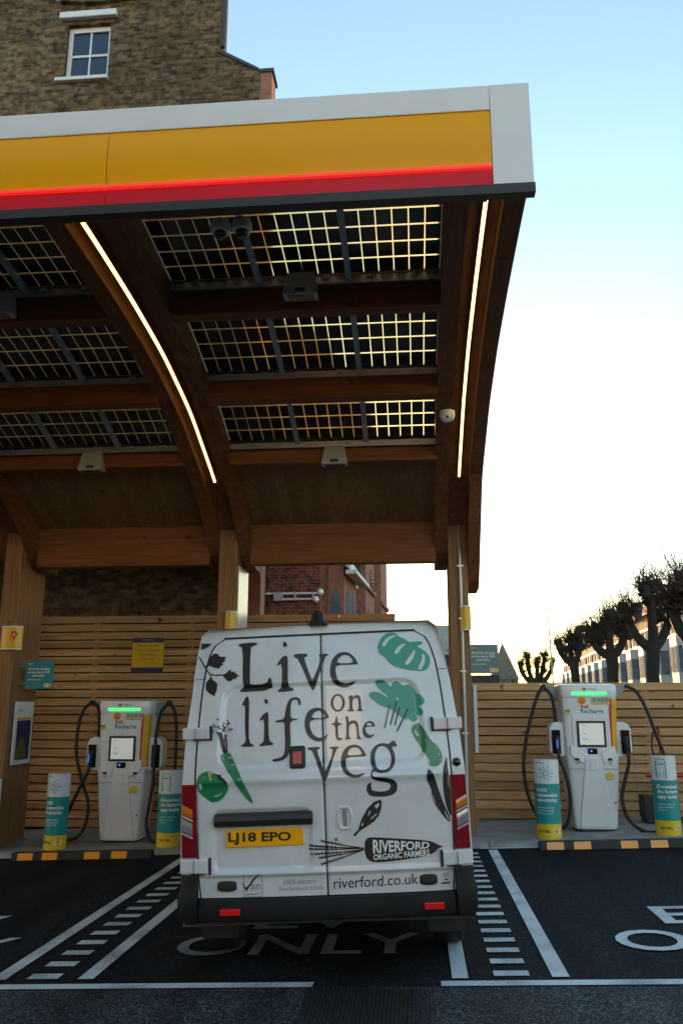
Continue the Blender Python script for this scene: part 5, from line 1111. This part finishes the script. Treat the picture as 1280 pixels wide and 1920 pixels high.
# bumper
mb = MB(); mb.loft([[(u,.0+.05*(abs(u)/.9)**4,.40),(u,-.015+.05*(abs(u)/.9)**4,.46),(u,.0+.05*(abs(u)/.9)**4,.532),(u,.12,.532),(u,.12,.40)] for u in [-.86+1.72*k/16 for k in range(17)]]); bp = mb.build('bumper', M['bumper'], van, smooth=True, bevel=.008)
for s in (-1,1):
    mb = MB()
    rings = []
    for z,e in ((.385,.02),(.41,.0),(.50,-.012),(.56,-.010),(.60,.012),(.685,.016)):
        rings.append([(s*.864,.015+e,z),(s*.93,.03+e,z),(s*(1.0-e*.6),.085+e,z),(s*(1.008-e*.5),.30,z),(s*.90,.30,z),(s*.864,.2,z)])
    mb.loft(rings); mb.build('bumper_corner', M['bumper'], van, smooth=True, bevel=.006)
    mb = MB(); u0,u1 = (-.70,-.565) if s < 0 else (.645,.775); mb.box(u0,u1,-.024,.03,.445,.485); r = mb.build('reflector', M['lens_bright'], bp, bevel=.004)
    mb = MB(); u0,u1 = (-.732,-.602) if s < 0 else (.627,.744); mb.lathe([(.3,0),(.48,.004),(.5,.012),(.5,.02)], (0,0,0), 20)
    cx = (u0+u1)/2; mb.v = [(cx+(u1-u0)*max(-.5,min(.5,x*1.25)), Fs(cx,.61)-.018+z, .61+.066*max(-.5,min(.5,y*1.15))) for x,y,z in mb.v]; mb.build('rubber_buffer', M['rubber'], doors[s])
# number plate and lamp bar
mb = MB(); yb = F0(-.41,.91)+.008; mb.box(-.668,-.142,yb-.008,yb,.858,.968); pl = mb.build('number_plate', M['plate_yellow'], doors[-1], bevel=.003)
mb = MB(); y0 = F0(-.4,1.03); mb.loft([[(u,y0+.02,.985),(u,y0-.03,.99),(u,y0-.045,1.03),(u,y0-.035,1.068),(u,y0+.02,1.08)] for u in (-.745,-.73,-.40,-.085,-.072)]); mb.build('plate_lamp_bar', M['dark_plastic'], doors[-1], smooth=True, bevel=.012)
# handle, keyhole, brake light, fuel cap, rear camera
mb = MB(); c = (.145,1.022); mb.loft([[(c[0]+a*math.cos(t_)*.052*(1),F0(.14,1.02)+dy,c[1]+a*max(-.8,min(.8,math.sin(t_)))*.09) for t_ in [2*math.pi*k/20 for k in range(20)]] for a,dy in ((1.08,.0),(1.05,-.014),(.92,-.018),(.80,-.016),(.74,.001))], caps=False)
h = mb.build('handle', M['van_white'], doors[1], smooth=True)
mb = MB(); mb.box(c[0]-.012,c[0]+.014,F0(.14,1.02)-.012,F0(.14,1.02)-.0035,c[1]-.055,c[1]+.058); mb.build('handle_slot', M['ink_grey'], h, bevel=.004)
mb = MB(); mb.lathe([(.004,0),(.013,.002),(.013,.01)], (.106-.025,F0(.1,.89)-.006,.885), 12, M=Matrix.Rotation(R(-90),3,'X')); mb.build('keyhole', M['steel_grey'], doors[1])
def onS(u,z,d=.0): return (u, Fs(u,z)-d, z)
def by(z): return Fs(-.16,1.352)-.024+(Fs(-.16,1.502)-Fs(-.16,1.352))*(z-1.352)/.15
mb = MB(); a0,a1,b0,b1 = -.222,-.112,1.352,1.502
mb.prism([(a0,by(b0),b0),(a1,by(b0),b0),(a1,by(b1),b1),(a0,by(b1),b1)], (0,.04,0)); bl = mb.build('brake_light', M['rubber'], doors[-1], bevel=.016)
mb = MB(); a0,a1,b0,b1 = -.198,-.136,1.385,1.465; mb.prism([(a0,by(b0)-.005,b0),(a1,by(b0)-.005,b0),(a1,by(b1)-.005,b1),(a0,by(b1)-.005,b1)], (0,.008,0)); mb.build('brake_lens', mat('lens_orange_red',(.50,.035,.012),.3,coat=.25), bl)
mb = MB(); mb.lathe([(.002,.03),(.012,.028),(.024,.018),(.031,.004),(.031,-.02)], (.928,F0(.93,1.35)+.0,1.35), 20, M=Matrix.Rotation(R(90),3,'X')); mb.build('side_sensor', M['black_glass'], van, smooth='all')
mb = MB(); mb.loft([[(u,.20+dy,z) for u,dy in ((-.067,0),(-.05,-.03),(.05,-.03),(.067,0),(.06,.08),(-.06,.08))] for z in (2.345,2.365)]); mb.lathe([(.052,2.364),(.05,2.40),(.04,2.435),(.02,2.45)], (-.005,.235,0), 16); mb.build('rear_camera', M['bumper'], van, smooth=True)
# graphics: cut vinyl following the door skin
def vinyl(name, items, mt, parent, lift=.0075):
    bm = bmesh.new()
    for sm, loops in items:
        me = fill2d([chaikin(l, sm) if sm else l for l in loops]); bm.from_mesh(me); bpy.data.meshes.remove(me)
    us = [v.co.x for v in bm.verts]; zs_ = [v.co.y for v in bm.verts]
    for ax, lo, hi, st in ((0,min(us),max(us),.03),(1,min(zs_),max(zs_),.022)):
        x = math.ceil(lo/st)*st
        while x < hi:
            co = (x,0,0) if ax == 0 else (0,x,0); no = (1,0,0) if ax == 0 else (0,1,0)
            bmesh.ops.bisect_plane(bm, geom=bm.verts[:]+bm.edges[:]+bm.faces[:], plane_co=co, plane_no=no, dist=1e-6); x += st
    for v in bm.verts:
        u, z = v.co.x, v.co.y; v.co = (u, Fs(u,z)-lift, z)
    bmesh.ops.recalc_face_normals(bm, faces=bm.faces)
    me = bpy.data.meshes.new(name); bm.to_mesh(me); bm.free(); me.materials.append(M[mt]); me.polygons.foreach_set('use_smooth',[True]*len(me.polygons))
    o = bpy.data.objects.new(name, me); COL.objects.link(o); o.parent = parent; return o
for nm, mt, par in (('slogan','ink_black',van),('pumpkin','veg_teal',doors[1]),('lettuce','veg_teal',doors[1]),('courgette','veg_green',doors[1]),('aubergine','ink_black',doors[1]),('carrot_root','veg_green',doors[-1]),('carrot_top','ink_black',doors[-1]),('tomato','veg_green',doors[-1]),('tomato_highlight','veg_yellow',doors[-1]),('leaf_sprig','ink_black',doors[-1]),('pepper','ink_black',doors[1]),('name_carrot','ink_black',van),('van_tick','ink_black',doors[-1]),('tick_frame','ink_grey',doors[-1]),('small_print','ink_dark',doors[1])):
    vinyl(nm+('_lettering' if nm == 'slogan' else '_graphic'), DECALS[nm], mt, par, .0075 if nm != 'name_carrot' else .008)
vinyl('lettuce_stalks_graphic', DECALS['lettuce_stalks'], 'ink_black', doors[1], .0095); vinyl('tomato_calyx_graphic', DECALS['tomato_calyx'], 'ink_black', doors[-1], .0095)
def quad_text(name, txt, mt, parent, lift, bold=.01, upper=None):
    Q = LETTER_QUADS[txt]; me = text_mesh(txt, bold, 3); vs = [v.co.copy() for v in me.vertices]; fs = [tuple(p.vertices) for p in me.polygons]; bpy.data.meshes.remove(me)
    a, b = min(v.x for v in vs), max(v.x for v in vs); c, d = min(v.y for v in vs), max(v.y for v in vs); mb = MB(); out = []
    for v in vs:
        s_, t_ = (v.x-a)/(b-a), (v.y-c)/(d-c)
        p = [Q[2][i]*(1-s_)*(1-t_)+Q[3][i]*s_*(1-t_)+Q[0][i]*(1-s_)*t_+Q[1][i]*s_*t_ for i in (0,1)]
        out.append((p[0], Fs(*p)-lift, p[1]))
    mb.add(out, fs); return mb.build(name, M[mt], parent, recalc=False)
quad_text('name_lettering','RIVERFORD','ink_white',doors[1],.0105,.03); quad_text('name_lettering','ORGANIC FARMERS','ink_white',doors[1],.0105,.025)
quad_text('web_lettering','riverford.co.uk','ink_black',doors[1],.008,.0); quad_text('electric_lettering','100% electric','ink_grey',doors[-1],.008,.0)
quad_text('emission_lettering','Zero Emissions Vehicle','ink_grey',doors[-1],.008,.0); quad_text('tick_lettering','an','ink_grey',doors[-1],.008)
o = quad_text('plate_lettering','LJ18 EPO','ink_black',pl,.0,.03); o.data.vertices.foreach_set('co',[c for v in o.data.vertices for c in (v.co.x, yb-.0105, v.co.z)])

# ------------------------------------------------------------------ stock-brick building on the left
bA = thing('brick_building', 'tall soot stained yellow brick building with a sash window, behind the canopy', 'building', (0,0,0))
YB = 14.75
def wall_with_hole(mb, poly_x, z0, hole, y0, y1):
    pass
mb = MB()
hx0, hx1, hz0, hz1 = -7.35, -6.37, 15.0, 16.41
X0, X1, XT = -18.0, -3.03, -3.86
D = 9.0
GT = .36
mb.box(X0, hx0, YB, YB+D, -.5, 24); mb.box(hx0, hx1, YB, YB+GT, -.5, hz0); mb.box(hx0, hx1, YB, YB+GT, hz1, 24); mb.box(hx1, XT, YB, YB+GT, -.5, 24)
mb.box(hx0, hx1, YB+GT, YB+D, -.5, 24)
mb.prism([(XT,YB,-.5),(X1,YB,-.5),(X1,YB,14.92),(XT,YB,15.42)], (0,GT,0))
# relieving arch of the opening above the window
mb.build('wall', M['stock'], bA)
mb = MB(); mb.prism([(XT-.03,YB-.03,15.39),(X1-.02,YB-.03,14.89),(X1-.02,YB-.03,14.96),(XT-.03,YB-.03,15.48)], (0,GT+.06,0)); mb.build('coping', M['lead'], bA)
mb = MB(); mb.box(X1+.002,-2.77,YB+.02,YB+GT+.1,-.5,14.87); mb.build('end_pier', M['pier_brick'], bA)
mb = MB(); mb.box(X1-.03,-2.73,YB-.01,YB+GT+.15,14.872,14.95); mb.build('pier_cap', M['lead'], bA)
mb = MB(); mb.tube([(XT+.02,YB-.06,15.5),(XT+.02,YB-.06,24)], .05, 8); mb.build('drain_pipe', M['lead'], bA)
fr = MB(); f = .075
fr.box(hx0,hx1,YB+.10,YB+.18,hz1-f-.05,hz1); fr.box(hx0,hx1,YB+.10,YB+.18,hz0,hz0+f); fr.box(hx0,hx0+f+.02,YB+.10,YB+.18,hz0+f,hz1-f-.05); fr.box(hx1-f,hx1,YB+.10,YB+.18,hz0+f,hz1-f-.05)
zm = (hz0+hz1)/2-.03; fr.box(hx0+f+.02,hx1-f,YB+.11,YB+.17,zm-.03,zm+.03); xm = (hx0+hx1)/2+.01; fr.box(xm-.02,xm+.02,YB+.115,YB+.165,hz0+f,zm-.03); fr.box(xm-.02,xm+.02,YB+.115,YB+.165,zm+.03,hz1-f-.05)
win = fr.build('window', M['white_paint'], bA, bevel=.006)
mb = MB(); mb.box(hx0+f,hx1-f,YB+.14,YB+.15,hz0+f,hz1-f); mb.build('pane', mat('window_sky_glass',(.02,.035,.075),.12,spec=.6), win)
mb = MB(); mb.box(hx0-.16,hx1+.03,YB-.10,YB+.10,hz0-.09,hz0-.005); mb.build('sill', M['white_paint'], win, bevel=.01)
mb = MB(); mb.box(hx0-.17,hx1+.14,YB-.12,YB+.0-.002,hz1+.10,hz1+.26); mb.build('lintel_box', M['white_paint'], win, bevel=.02)
mb = MB(); pts = [(-7.55+1.75*k/10, YB-.10, 17.0-.10*math.sin(math.pi*k/10)) for k in range(11)]
mb.prism(pts+[(-5.80,YB-.10,17.3),(-7.55,YB-.10,17.3)], (0,.098,0)); ub = mb.build('upper_sill', M['stock'], bA)
mb = MB(); mb.box(-7.62,-7.46,YB-.12,YB-.103,16.98,17.1); mb.box(-5.92,-5.76,YB-.12,YB-.103,16.95,17.1); mb.build('sill_flashing', M['copper'], ub)

# ------------------------------------------------------------------ red brick mansion block beyond the fence
ang = math.atan(.064)
bR = thing('mansion_block', 'red brick mansion block with gabled porches along the street, seen under the canopy', 'building', (-2.28,20.0,0), -ang)
# local: x to the right (street side is +x), y along the street
mb = MB(); mb.box(-9,0,0,14,-.5,11); mb.build('wall', M['red_brick'], bR)
mb = MB(); mb.prism([(-9.2,0,11),(.1,0,11),(-4.5,0,12.3)], (0,14,0)); mb.build('roof', M['slate'], bR)
mb = MB(); mb.tube([(-1.42,-.08,-.3),(-1.42,-.08,11)], .10, 10); mb.build('drain_pipe', M['rubber'], bR, smooth=True)
for k in range(3):
    y = 1.2+k*4.6
    # projecting bay with gable and arched openings
    mb = MB(); mb.box(.002,.42,y,y+2.3,-.3,5.35 if k == 0 else 11.3); bay = mb.build('bay', M['red_plain'], bR)
    for pts, vec in (([(.421,y+.3,3.6),(.421,y+1.0,3.6),(.421,y+1.0,4.55),(.421,y+.65,4.8),(.421,y+.3,4.55)],(.01,0,0)), ([(.421,y+1.3,3.6),(.421,y+2.0,3.6),(.421,y+2.0,4.55),(.421,y+1.65,4.8),(.421,y+1.3,4.55)],(.01,0,0)), ([(.07,y-.001,3.55),(.33,y-.001,3.55),(.33,y-.001,4.5),(.20,y-.001,4.72),(.07,y-.001,4.5)],(0,-.01,0))):
        mb = MB(); mb.prism(pts, vec); mb.build('bay_window', M['terrace_glass'], bay)
    if k == 0:
        mb = MB(); mb.prism([(-.05,y-.25,6.35),(.62,y-.25,5.30),(.62,y-.25,5.14),(-.05,y-.25,6.15)],(0,2.8,0)); mb.box(.50,.78,y-.25,y+2.55,5.06,5.16); mb.build('porch_roof', M['stone'], bay)
    else:
        mb = MB(); mb.box(.42,.50,y-.05,y+2.35,5.36,5.5); mb.build('bay_cap', M['red_plain'], bay)
    mb = MB(); mb.box(.002,.30,y+2.7,y+4.2,3.05,3.16); mb.box(.27,.33,y+2.7,y+4.2,3.16,3.75); mb.build('balcony', M['stone'], bR)
    mb = MB(); mb.box(.001,.03,y+2.9,y+3.95,3.75,5.2); wn_ = mb.build('window', M['white_paint'], bR)
    mb = MB(); mb.box(.031,.036,y+2.98,y+3.40,3.83,5.12); mb.box(.031,.036,y+3.45,y+3.87,3.83,5.12); mb.build('pane', M['terrace_glass'], wn_)
    mb = MB(); mb.box(.001,.03,y+2.9,y+3.95,6.6,8.2); wn_ = mb.build('window', M['white_paint'], bR)
    mb = MB(); mb.box(.031,.036,y+2.98,y+3.40,6.7,8.1); mb.box(.031,.036,y+3.45,y+3.87,6.7,8.1); mb.build('pane', M['terrace_glass'], wn_)
for k in range(3): 
    mb = MB(); mb.box(.002,.05,0,14,2.85+2.9*k,3.0+2.9*k); mb.build('string_course', M['stone'], bR)
t = thing('wall_light', 'white twin tube lamp bracket on the red brick end wall', 'lamp', (-2.28,19.97,4.38))
mb = MB(); mb.tube([(-1.32,-.05,.05),(-.02,-.05,.05)], .025, 8); mb.build('tube', M['white_paint'], t, smooth=True); mb = MB(); mb.tube([(-1.1,-.05,-.09),(-.05,-.05,-.09)], .022, 8); mb.build('tube', M['white_paint'], t, smooth=True)
for b_ in ((-1.12,-.90,-.10,.03,-.13,.08),(-.62,-.58,-.08,.03,-.12,.08),(-.18,-.14,-.08,.03,-.12,.08)):
    mb = MB(); mb.box(*b_); mb.build('bracket', M['grey_plastic'], t)
for c_ in ((.02,-.06,.10),(-.09,-.06,-.08)):
    mb = MB(); mb.lathe([(.02,.06),(.07,.03),(.08,-.05),(.03,-.10)], c_, 12); mb.build('lamp_head', M['white_plastic'], t, smooth=True)
def shrub(x, y, z, h, label, seed):
    rnd = random.Random(seed); t = thing('balcony_plant', label, 'plant', (x,y,z), 0, 'plants on the mansion block balconies')
    mb = MB(); mb.lathe([(.10,0),(.14,.22),(.145,.25)], (0,0,0), 10); mb.build('pot', M['stone'], t)
    mb = MB(); lf = MB()
    for k in range(9):
        a = rnd.random()*6.28; r = rnd.random()*.3; p0 = Vector((0,0,.2)); p1 = Vector((r*math.cos(a),r*math.sin(a),.25+h*rnd.uniform(.5,1)))
        mb.tube([p0,(p0+p1)/2+Vector((0,0,.1)),p1],[.012,.01,.005],4)
        for q in range(34):
            c = p1.lerp(p0, rnd.random()*.6)+Vector((rnd.gauss(0,.09),rnd.gauss(0,.09),rnd.gauss(0,.09))); d = Vector((rnd.gauss(0,1),rnd.gauss(0,1),rnd.gauss(0,1))).normalized()*.07; e = d.orthogonal().normalized()*.03
            lf.add([c-d,c+e,c+d,c-e],[(0,1,2,3)])
    mb.build('stem', M['twig'], t); lf.build('leaves', M['leaf'], t, recalc=False)
shrub(-1.55, 27.0, 4.92, 1.0, 'tall leafy plant on a balcony of the mansion block, nearest the white sky', 5)
shrub(-1.72, 24.3, 5.15, .8, 'small dark plant above the first porch of the mansion block', 9)

# ------------------------------------------------------------------ low things behind the fence line
t = thing('low_building', 'low dark building with a pale fascia band, behind the right post', 'building', (.2,27.0,0))
mb = MB(); mb.box(0,1.35,0,8,-.5,3.35); mb.box(1.351,2.45,0,8,-.5,2.72); mb.build('wall', M['dark_wall'], t)
mb = MB(); mb.box(-.02,1.35,-.06,-.002,3.36,4.30); mb.box(0,1.3,0,6,3.352,4.28); mb.build('fascia_band', M['hoard'], t)
mb = MB(); mb.box(.7,1.25,-.07,-.062,3.72,3.95); mb.build('fascia_panel', M['pale_back'], t)
t = thing('church', 'church with a pointed stone spire far down the street', 'church', (15.7,150,0))
mb = MB(); mb.box(-2.3,2.3,0,4.6,0,6.4); mb.build('tower', M['church'], t)
mb = MB(); mb.add([(-2.5,-.2,6.4),(2.5,-.2,6.4),(2.5,4.8,6.4),(-2.5,4.8,6.4),(0,2.3,13.1)],[(0,1,4),(1,2,4),(2,3,4),(3,0,4)]); mb.build('spire', M['church'], t, recalc=False)
mb = MB(); mb.prism([(2.3,0,0),(9.5,0,0),(9.5,0,4.5),(5.9,0,6.2),(2.3,0,4.5)],(0,14,0)); mb.build('nave', M['church'], t)
t = thing('street_lamp', 'slender grey street lamp with a side arm, beyond the right fence', 'street lamp', (11.1,70,0))
mb = MB(); mb.tube([(.12,0,0),(.06,0,5),(-.10,0,11.0)],[.085,.07,.05],10); mb.build('pole', M['galv'], t, smooth=True)
mb = MB(); mb.tube([(-.10,0,10.95),(.4,0,11.12),(1.0,0,11.08)],[.012,.012,.012],6); mb.build('arm', M['galv'], t)
mb = MB(); mb.loft([[(.85,-.08,11.05),(.85,.08,11.05),(.85,.08,11.12),(.85,-.08,11.12)],[(1.25,-.10,11.03),(1.25,.10,11.03),(1.25,.10,11.12),(1.25,-.10,11.12)],[(1.5,-.04,11.07),(1.5,.04,11.07),(1.5,.04,11.10),(1.5,-.04,11.10)]]); mb.build('lamp_head', M['galv'], t)

# ------------------------------------------------------------------ terrace across the street
def make_house():
    t = thing('terraced_house', '', 'house', (0,0,0), 0, 'terraced houses along the street')
    W, H, DD = 6.0, 9.7, 9.0     # local: y along the street, facade at x=0 facing -x
    mb = MB(); mb.box(0,DD,0,W,-.5,H); mb.build('wall', M['terrace_brick'], t)
    mb = MB(); mb.prism([(-.2,0,H),(DD+.2,0,H),(DD/2,0,H+2.4)],(0,W,0)); mb.prism([(-.05,.6,H+.02),(-.05,3.6,H+.02),(-.05,2.1,H+1.9)],(3.4,0,0)); rf = mb.build('roof', M['slate'], t)
    mb = MB(); mb.prism([(-.06,.9,H+.05),(-.06,3.3,H+.05),(-.06,2.1,H+1.55)],(-.02,0,0)); mb.build('gable', M['red_plain'], rf)
    mb = MB(); mb.box(3.6,5.4,W-.5,W+.5,H+.5,H+3.4); [mb.lathe([(.14,0),(.12,.5)],(3.9+.4*k,W,H+3.4),8) for k in range(4)]; mb.build('chimney', M['terrace_brick'], rf)
    mb = MB(); pl = [(0,.4),(-.75,.95),(-.75,3.0),(0,3.55)]; mb.loft([[(x,y,z) for x,y in pl] for z in (0,7.0)]); bay = mb.build('bay', M['terrace_stone'], t)
    mb = MB()
    for z0 in (.9,4.2):
        for (a,b) in zip(pl,pl[1:]):
            A, B = Vector((a[0],a[1],0)), Vector((b[0],b[1],0)); d = (B-A); nrm = Vector((d.y,-d.x,0)).normalized()*-1; n_ = 2 if d.length > 1.5 else 1
            for k in range(n_):
                p = A+d*((k+.14)/n_)-nrm*-.01; q = A+d*((k+.86)/n_)-nrm*-.01
                off = Vector((-.012,0,0)) if abs(d.x) < .01 else Vector((-.012,-.012 if d.x < 0 else .012,0))
                mb.add([p+off+Vector((0,0,z0)),q+off+Vector((0,0,z0)),q+off+Vector((0,0,z0+1.9)),p+off+Vector((0,0,z0+1.9))],[(0,1,2,3)])
    mb.build('bay_window', M['terrace_glass'], bay)
    for y0, z0, h in ((4.3,4.3,1.8),(4.3,.9,2.2),(1.3,7.3,1.0),(2.3,7.3,1.0),(4.4,7.25,1.0)):
        mb = MB(); mb.box(-.06,-.002,y0-.12,y0+1.02,z0-.12,z0+h+.18); w = mb.build('window', M['terrace_stone'], t)
        mb = MB(); mb.box(-.066,-.061,y0+.04,y0+.43,z0+.05,z0+h); mb.box(-.066,-.061,y0+.48,y0+.86,z0+.05,z0+h); mb.build('pane', M['terrace_glass'], w)
    for z0 in (3.5,7.0,8.3):
        mb = MB(); mb.box(-.10,-.002,.0,W,z0,z0+.22); mb.build('stone_band', M['terrace_stone'], t)
    return t
h0 = make_house()
a_h = math.atan(.064)
NAMES = ['first','second','third','fourth','fifth','sixth','seventh','eighth','ninth','tenth','eleventh','twelfth','thirteenth','fourteenth','fifteenth','sixteenth','seventeenth']
for k in range(17):
    h = h0 if k == 0 else copy_tree(h0); y = 44+6.02*k; h.location = (18.6+.064*(y-44), y, 0); h.rotation_euler = (0,0,-a_h)
    h['label'] = 'red brick terraced house with white bay, %s along the street from the right' % NAMES[k]

# ------------------------------------------------------------------ pollarded trees
def pollard(x, y, h, label, seed, arms, tw=900, tr=.36, hb=None, hr=.42):
    """trunk, a fork of thick arms ending in clenched heads of stubs, and thin one-year shoots"""
    rnd = random.Random(seed); t = thing('pollarded_tree', label, 'tree', (x,y,gz(x)), 0, 'pollarded trees along the street')
    mb = MB(); hb = hb or h*.55
    P = [Vector((rnd.gauss(0,.05),rnd.gauss(0,.05),hb*k/6)) for k in range(7)]
    mb.tube(P, [tr*1.4,tr*1.1,tr*.98,tr*.95,tr*.97,tr*1.02,tr*1.12], 12); twg = MB(); heads = []
    for (dx,dy,top,k) in arms:
        e = Vector((dx,dy,h*top)); s0 = P[-1]-Vector((0,0,.3))
        c = catmull([s0, s0+Vector((dx*.55,dy*.55,(e.z-s0.z)*.30)), s0+Vector((dx*.9,dy*.9,(e.z-s0.z)*.66)), e], 5); n = len(c)
        mb.tube(c, [(tr*.74-(tr*.22)*i/n)*(1+.10*rnd.random()) for i in range(n)], 9)
        heads.append((e,k*hr*1.25))
        for q in range(2):
            b = c[int(n*rnd.uniform(.45,.8))]; heads.append((b+Vector((rnd.gauss(0,.28),rnd.gauss(0,.28),rnd.uniform(.05,.5))),k*hr*.75))
    for hd, r in heads:
        for q in range(8):
            d = Vector((rnd.gauss(0,1),rnd.gauss(0,1),rnd.gauss(.2,.8))); c = hd+d.normalized()*r*rnd.uniform(.2,.95); rr = r*rnd.uniform(.25,.48)
            mb.lathe([(rr*.2,-rr),(rr*.75,-rr*.6),(rr,-.1*rr),(rr*.8,rr*.55),(rr*.25,rr)], c, 6, M=Matrix.Rotation(rnd.random()*3,3,Vector((rnd.gauss(0,1),rnd.gauss(0,1),.3)).normalized()))
        m_ = int(tw/len(heads))
        for q in range(m_):
            d = Vector((rnd.gauss(0,.55),rnd.gauss(0,.55),rnd.gauss(.75,.5))).normalized()
            long_ = rnd.random() < .4; L = rnd.uniform(.8,2.0) if long_ else rnd.uniform(.2,.6)
            s_ = hd+Vector((rnd.gauss(0,.5),rnd.gauss(0,.5),rnd.gauss(.2,.45)))*r; e_ = s_+d*L+Vector((0,0,.12*L)); mid = (s_+e_)/2+Vector((rnd.gauss(0,.05),rnd.gauss(0,.05),-.03*L))
            w = (.021 if long_ else .034)*tr/.37
            twg.tube([s_,mid,e_],[w,w*.65,w*.25],3,caps=False)
    mb.build('trunk', M['bark'], t, smooth=True); twg.build('twigs', M['twig'], t, recalc=False)
pollard(10.95, 40, 7.0, 'large dark pollarded tree with two heavy arms, right of the charger top', 11, [(-.95,.2,.815,1.0),(.05,-.2,.975,1.15),(1.0,.3,.87,.9)], 992, 0.31, 4.2, .43)
pollard(12.3, 54, 7.0, 'dark pollarded tree with a round head of stubs, directly above the right charger', 21, [(-1.15,.2,.855,.95),(-.1,-.3,.95,1.25),(1.0,.3,.88,1.0)], 992, 0.37, 4.6, .52)
pollard(13.7, 74, 7.5, 'dark pollarded tree with a leaning crown, between the street lamp and the charger', 31, [(-1.2,.2,.89,.9),(-.2,.3,.93,.7),(.65,-.3,.98,1.15)], 896, 0.37, 5.0, .56)
pollard(15.2, 108, 7.7, 'small distant pollarded tree with upright arms, left of the street lamp', 47, [(-1.9,.2,.86,.8),(-1.0,.3,.97,.9),(.2,-.2,.90,.7),(1.2,.4,1.0,.9),(2.1,.2,.87,.8)], 1300, .46, 4.0, .52)
pollard(10.15, 31.5, 5.8, 'nearest pollarded tree cut by the right edge of the picture', 51, [(-.55,.2,.88,.9),(-.05,-.3,.98,1.1),(.75,.3,1.0,1.1)], 950, .32, 3.9, .44)
t = thing('bush', 'dark rounded bare bush below the church spire', 'bush', (12.6,110,0))
rnd = random.Random(8); mb = MB(); tw = MB()
mb.tube([(0,0,0),(0,0,2.2)],[.2,.15],8)
for q in range(700):
    a = rnd.random()*6.283; r = 1.9*math.sqrt(rnd.random()); z = 1.2+2.6*rnd.random()*(1-(r/2.4)**2)+1.0; c = Vector((r*math.cos(a),r*math.sin(a),z)); d = Vector((rnd.gauss(0,1),rnd.gauss(0,1),rnd.gauss(.3,1))).normalized()*.45
    tw.tube([c-d,c+d],[.05,.03],3,caps=False)
mb.build('trunk', M['bark'], t); tw.build('twigs', M['twig'], t, recalc=False)
t = thing('distant_house', 'low brown house between the church and the small tree', 'house', (17.6,140,0))
mb = MB(); mb.box(0,7,0,9,0,4.0); mb.build('wall', M['terrace_brick'], t); mb = MB(); mb.prism([(-.2,-.2,4.0),(7.2,-.2,4.0),(3.5,-.2,5.9)],(0,9.4,0)); mb.build('roof', M['church'], t)

# ------------------------------------------------------------------ behind the camera: block added to shade the left bay, mirrored gable, far row
t = thing('shade_block', 'unseen dark brick block added behind the viewer to shade the left bay, with a pale gable mirrored in the van doors', 'building', (0,-13,0))
mb = MB(); mb.box(-40,-3.6,-6,2.5,-.9,19); mb.build('wall', M['stock'], t)
mb = MB(); mb.box(-1.7,.0,-4,.05,-.9,9.6); mb.build('pale_gable_wall', M['stone'], t)
for k in range(10):
    x = -37+k*3.4
    mb = MB(); mb.box(x,x+1.2,2.501,2.56,4.2,6.2); w = mb.build('window', M['stone'], t)
    mb = MB(); mb.box(x+.1,x+1.1,2.561,2.57,4.3,6.1); mb.build('pane', M['win_glass'], w)
mb = MB(); mb.box(-39.5,-3.7,2.501,2.8,3.0,3.7); mb.build('shade_block_band', M['dark_wall'], t)
mb = MB(); mb.box(-39,-3.8,2.501,2.55,.3,2.95); mb.build('shade_block_glazing', M['win_glass'], t)
t = thing('far_row', 'low brick row far behind the viewer across the road', 'building', (0,-38,0))
mb = MB(); mb.box(-1,60,-9,0,-.5,4.5); mb.build('wall', M['terrace_brick'], t)
mb = MB(); mb.prism([(-1.2,.2,4.5),(-1.2,-9.2,4.5),(-1.2,-4.5,6.5)],(61.4,0,0)); mb.build('roof', M['slate'], t)
